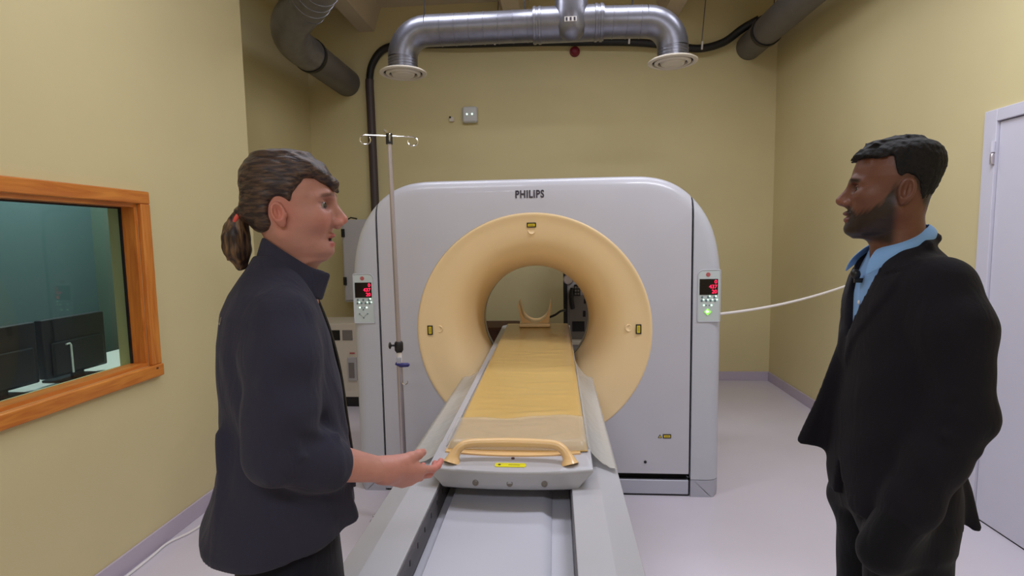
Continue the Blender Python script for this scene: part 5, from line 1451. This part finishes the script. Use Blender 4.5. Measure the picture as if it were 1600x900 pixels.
# the opening: V down to the button, then the fronts fall apart below it
hv = np.interp(Z, [0.84, 0.98, 1.06, 1.335, 1.46, 1.56, 1.62], [0.080, 0.010, -0.010, -0.006, 0.050, 0.074, 0.074]).astype(np.float32)
yc = np.interp(Z, [0.84, 1.2, 1.6], [0.03, 0.0, 0.0]).astype(np.float32)
band = (np.abs(Y-yc)-hv)
lap = np.clip((Z-1.26)/0.03, 0, 1)*np.clip((1.575-Z)/0.02, 0, 1)
lw = np.interp(Z, [1.25, 1.40, 1.50, 1.56], [0.012, 0.062, 0.082, 0.070]).astype(np.float32)
lapm = lap*(1/(1+np.exp(np.clip((band-lw)*900, -50, 50))))*(X > 0)
notch = np.exp(-((Z-1.525-(np.abs(Y)-0.12)*0.4)/0.004)**2)*(np.abs(Y) > 0.095)
jg.D -= (0.0065*lapm*(1-notch)).astype(np.float32)
slab = np.maximum(-band, 0.02-X)          # inside the opening where > 0
opening = np.maximum(band, 0.030-X).astype(np.float32)
jg.D = np.maximum(jg.D, -opening)
# jacket collar round the back of the neck
chain(jg, [(0.048, 0.080, 1.535), (0.012, 0.090, 1.560), (-0.036, 0.076, 1.586), (-0.072, 0.036, 1.604), (-0.080, 0.0, 1.608)], [0.010, 0.011, 0.011, 0.011, 0.011], 0.014)
chain(jg, [(0.048, -0.080, 1.535), (0.012, -0.090, 1.560), (-0.036, -0.076, 1.586), (-0.072, -0.036, 1.604), (-0.080, 0.0, 1.608)], [0.010, 0.011, 0.011, 0.011, 0.011], 0.014)
for s in (-1, 1):
    a, b, c = [np.array(q) for q in ARM[s]]
    a2 = a+np.array([0, -0.020*s, 0.010])
    chain(jg, [a2, a+(b-a)*0.3+[0, s*0.015, 0], b, b+(c-b)*0.5, c, c+np.array([0.012, -0.008*s, -0.035])], [0.070, 0.070, 0.059, 0.056, 0.050, 0.048], 0.030)
    for t in (0.85, 1.0, 1.12):              # elbow creases
        p = a+(b-a)*t if t <= 1 else b+(c-b)*(t-1)*2
        jg.op(cone(p+np.array([-0.03, 0.035*s, -0.02]), p+np.array([0.035, 0.048*s, 0.015]), 0.010, 0.007), 0.018)
# far front panel swings forward, pushed out by the pocketed hand
jg.op(tri_prism((0.090, -0.030, 1.34), (0.178, -0.080, 1.030), (0.090, -0.110, 1.012), 0.013), 0.03)
# back skirt with a vent
jg.op(cone((-0.135, 0.060, 1.02), (-0.160, 0.105, 0.905), 0.020, 0.012), 0.03)
jg.D += (0.0026*np.sin(X*33+Z*24)*np.sin(Y*27-Z*19)*np.clip((1.42-Z)/0.15, 0, 1)).astype(np.float32)
jg.op(cone((-0.010, 0, 1.55), (0.0, 0, 1.70), 0.060, 0.068), 0.008, 's')
V, F = jg.mesh(); suit = np_mesh('suit_jacket', mb_(V), F, M['suit'], mp_)
# trousers
tg = Grid((-0.20, -0.26, 0.05), (0.24, 0.30, 1.12), 0.008)
tg.op(loft([(1.10, 0.085, -0.112, 0.155), (1.02, 0.090, -0.120, 0.165), (0.94, 0.092, -0.132, 0.175), (0.86, 0.080, -0.130, 0.172)], 2.3), 0.01)
for s in (-1, 1):
    chain(tg, [(-0.022, s*0.092, 0.90), (-0.015, s*0.105, 0.52), (-0.030, s*0.112, 0.10)], [0.100, 0.076, 0.064], 0.035)
    w0 = np.array(ARM[s][2]); hd = np.array([0.30, -0.22*s, -0.92]); hd /= np.linalg.norm(hd); tg.op(cone(w0+hd*0.015, w0+hd*0.15, 0.050, 0.056), 0.04)
X, Y, Z = tg.allxyz()
tg.D += (0.003*np.sin(Z*30+X*22)*np.sin(Y*24+Z*9)).astype(np.float32)
V, F = tg.mesh(2); np_mesh('trousers', mb_(V), F, M['suitt'], mp_)
for s in (-1, 1):
    sg = Grid((-0.10, s*0.12-0.08, -0.005), (0.23, s*0.12+0.08, 0.13), 0.006)
    sg.op(cone((-0.035, s*0.112, 0.044), (0.165, s*0.128, 0.034), 0.045, 0.036), 0.01)
    sg.op(cone((-0.02, s*0.112, 0.05), (-0.015, s*0.112, 0.10), 0.05, 0.05), 0.02)
    X, Y, Z = sg.allxyz(); sg.D = np.maximum(sg.D, (0.001-Z).astype(np.float32))
    V, F = sg.mesh(); np_mesh('shoe', mb_(V), F, M['shoe'], mp_)
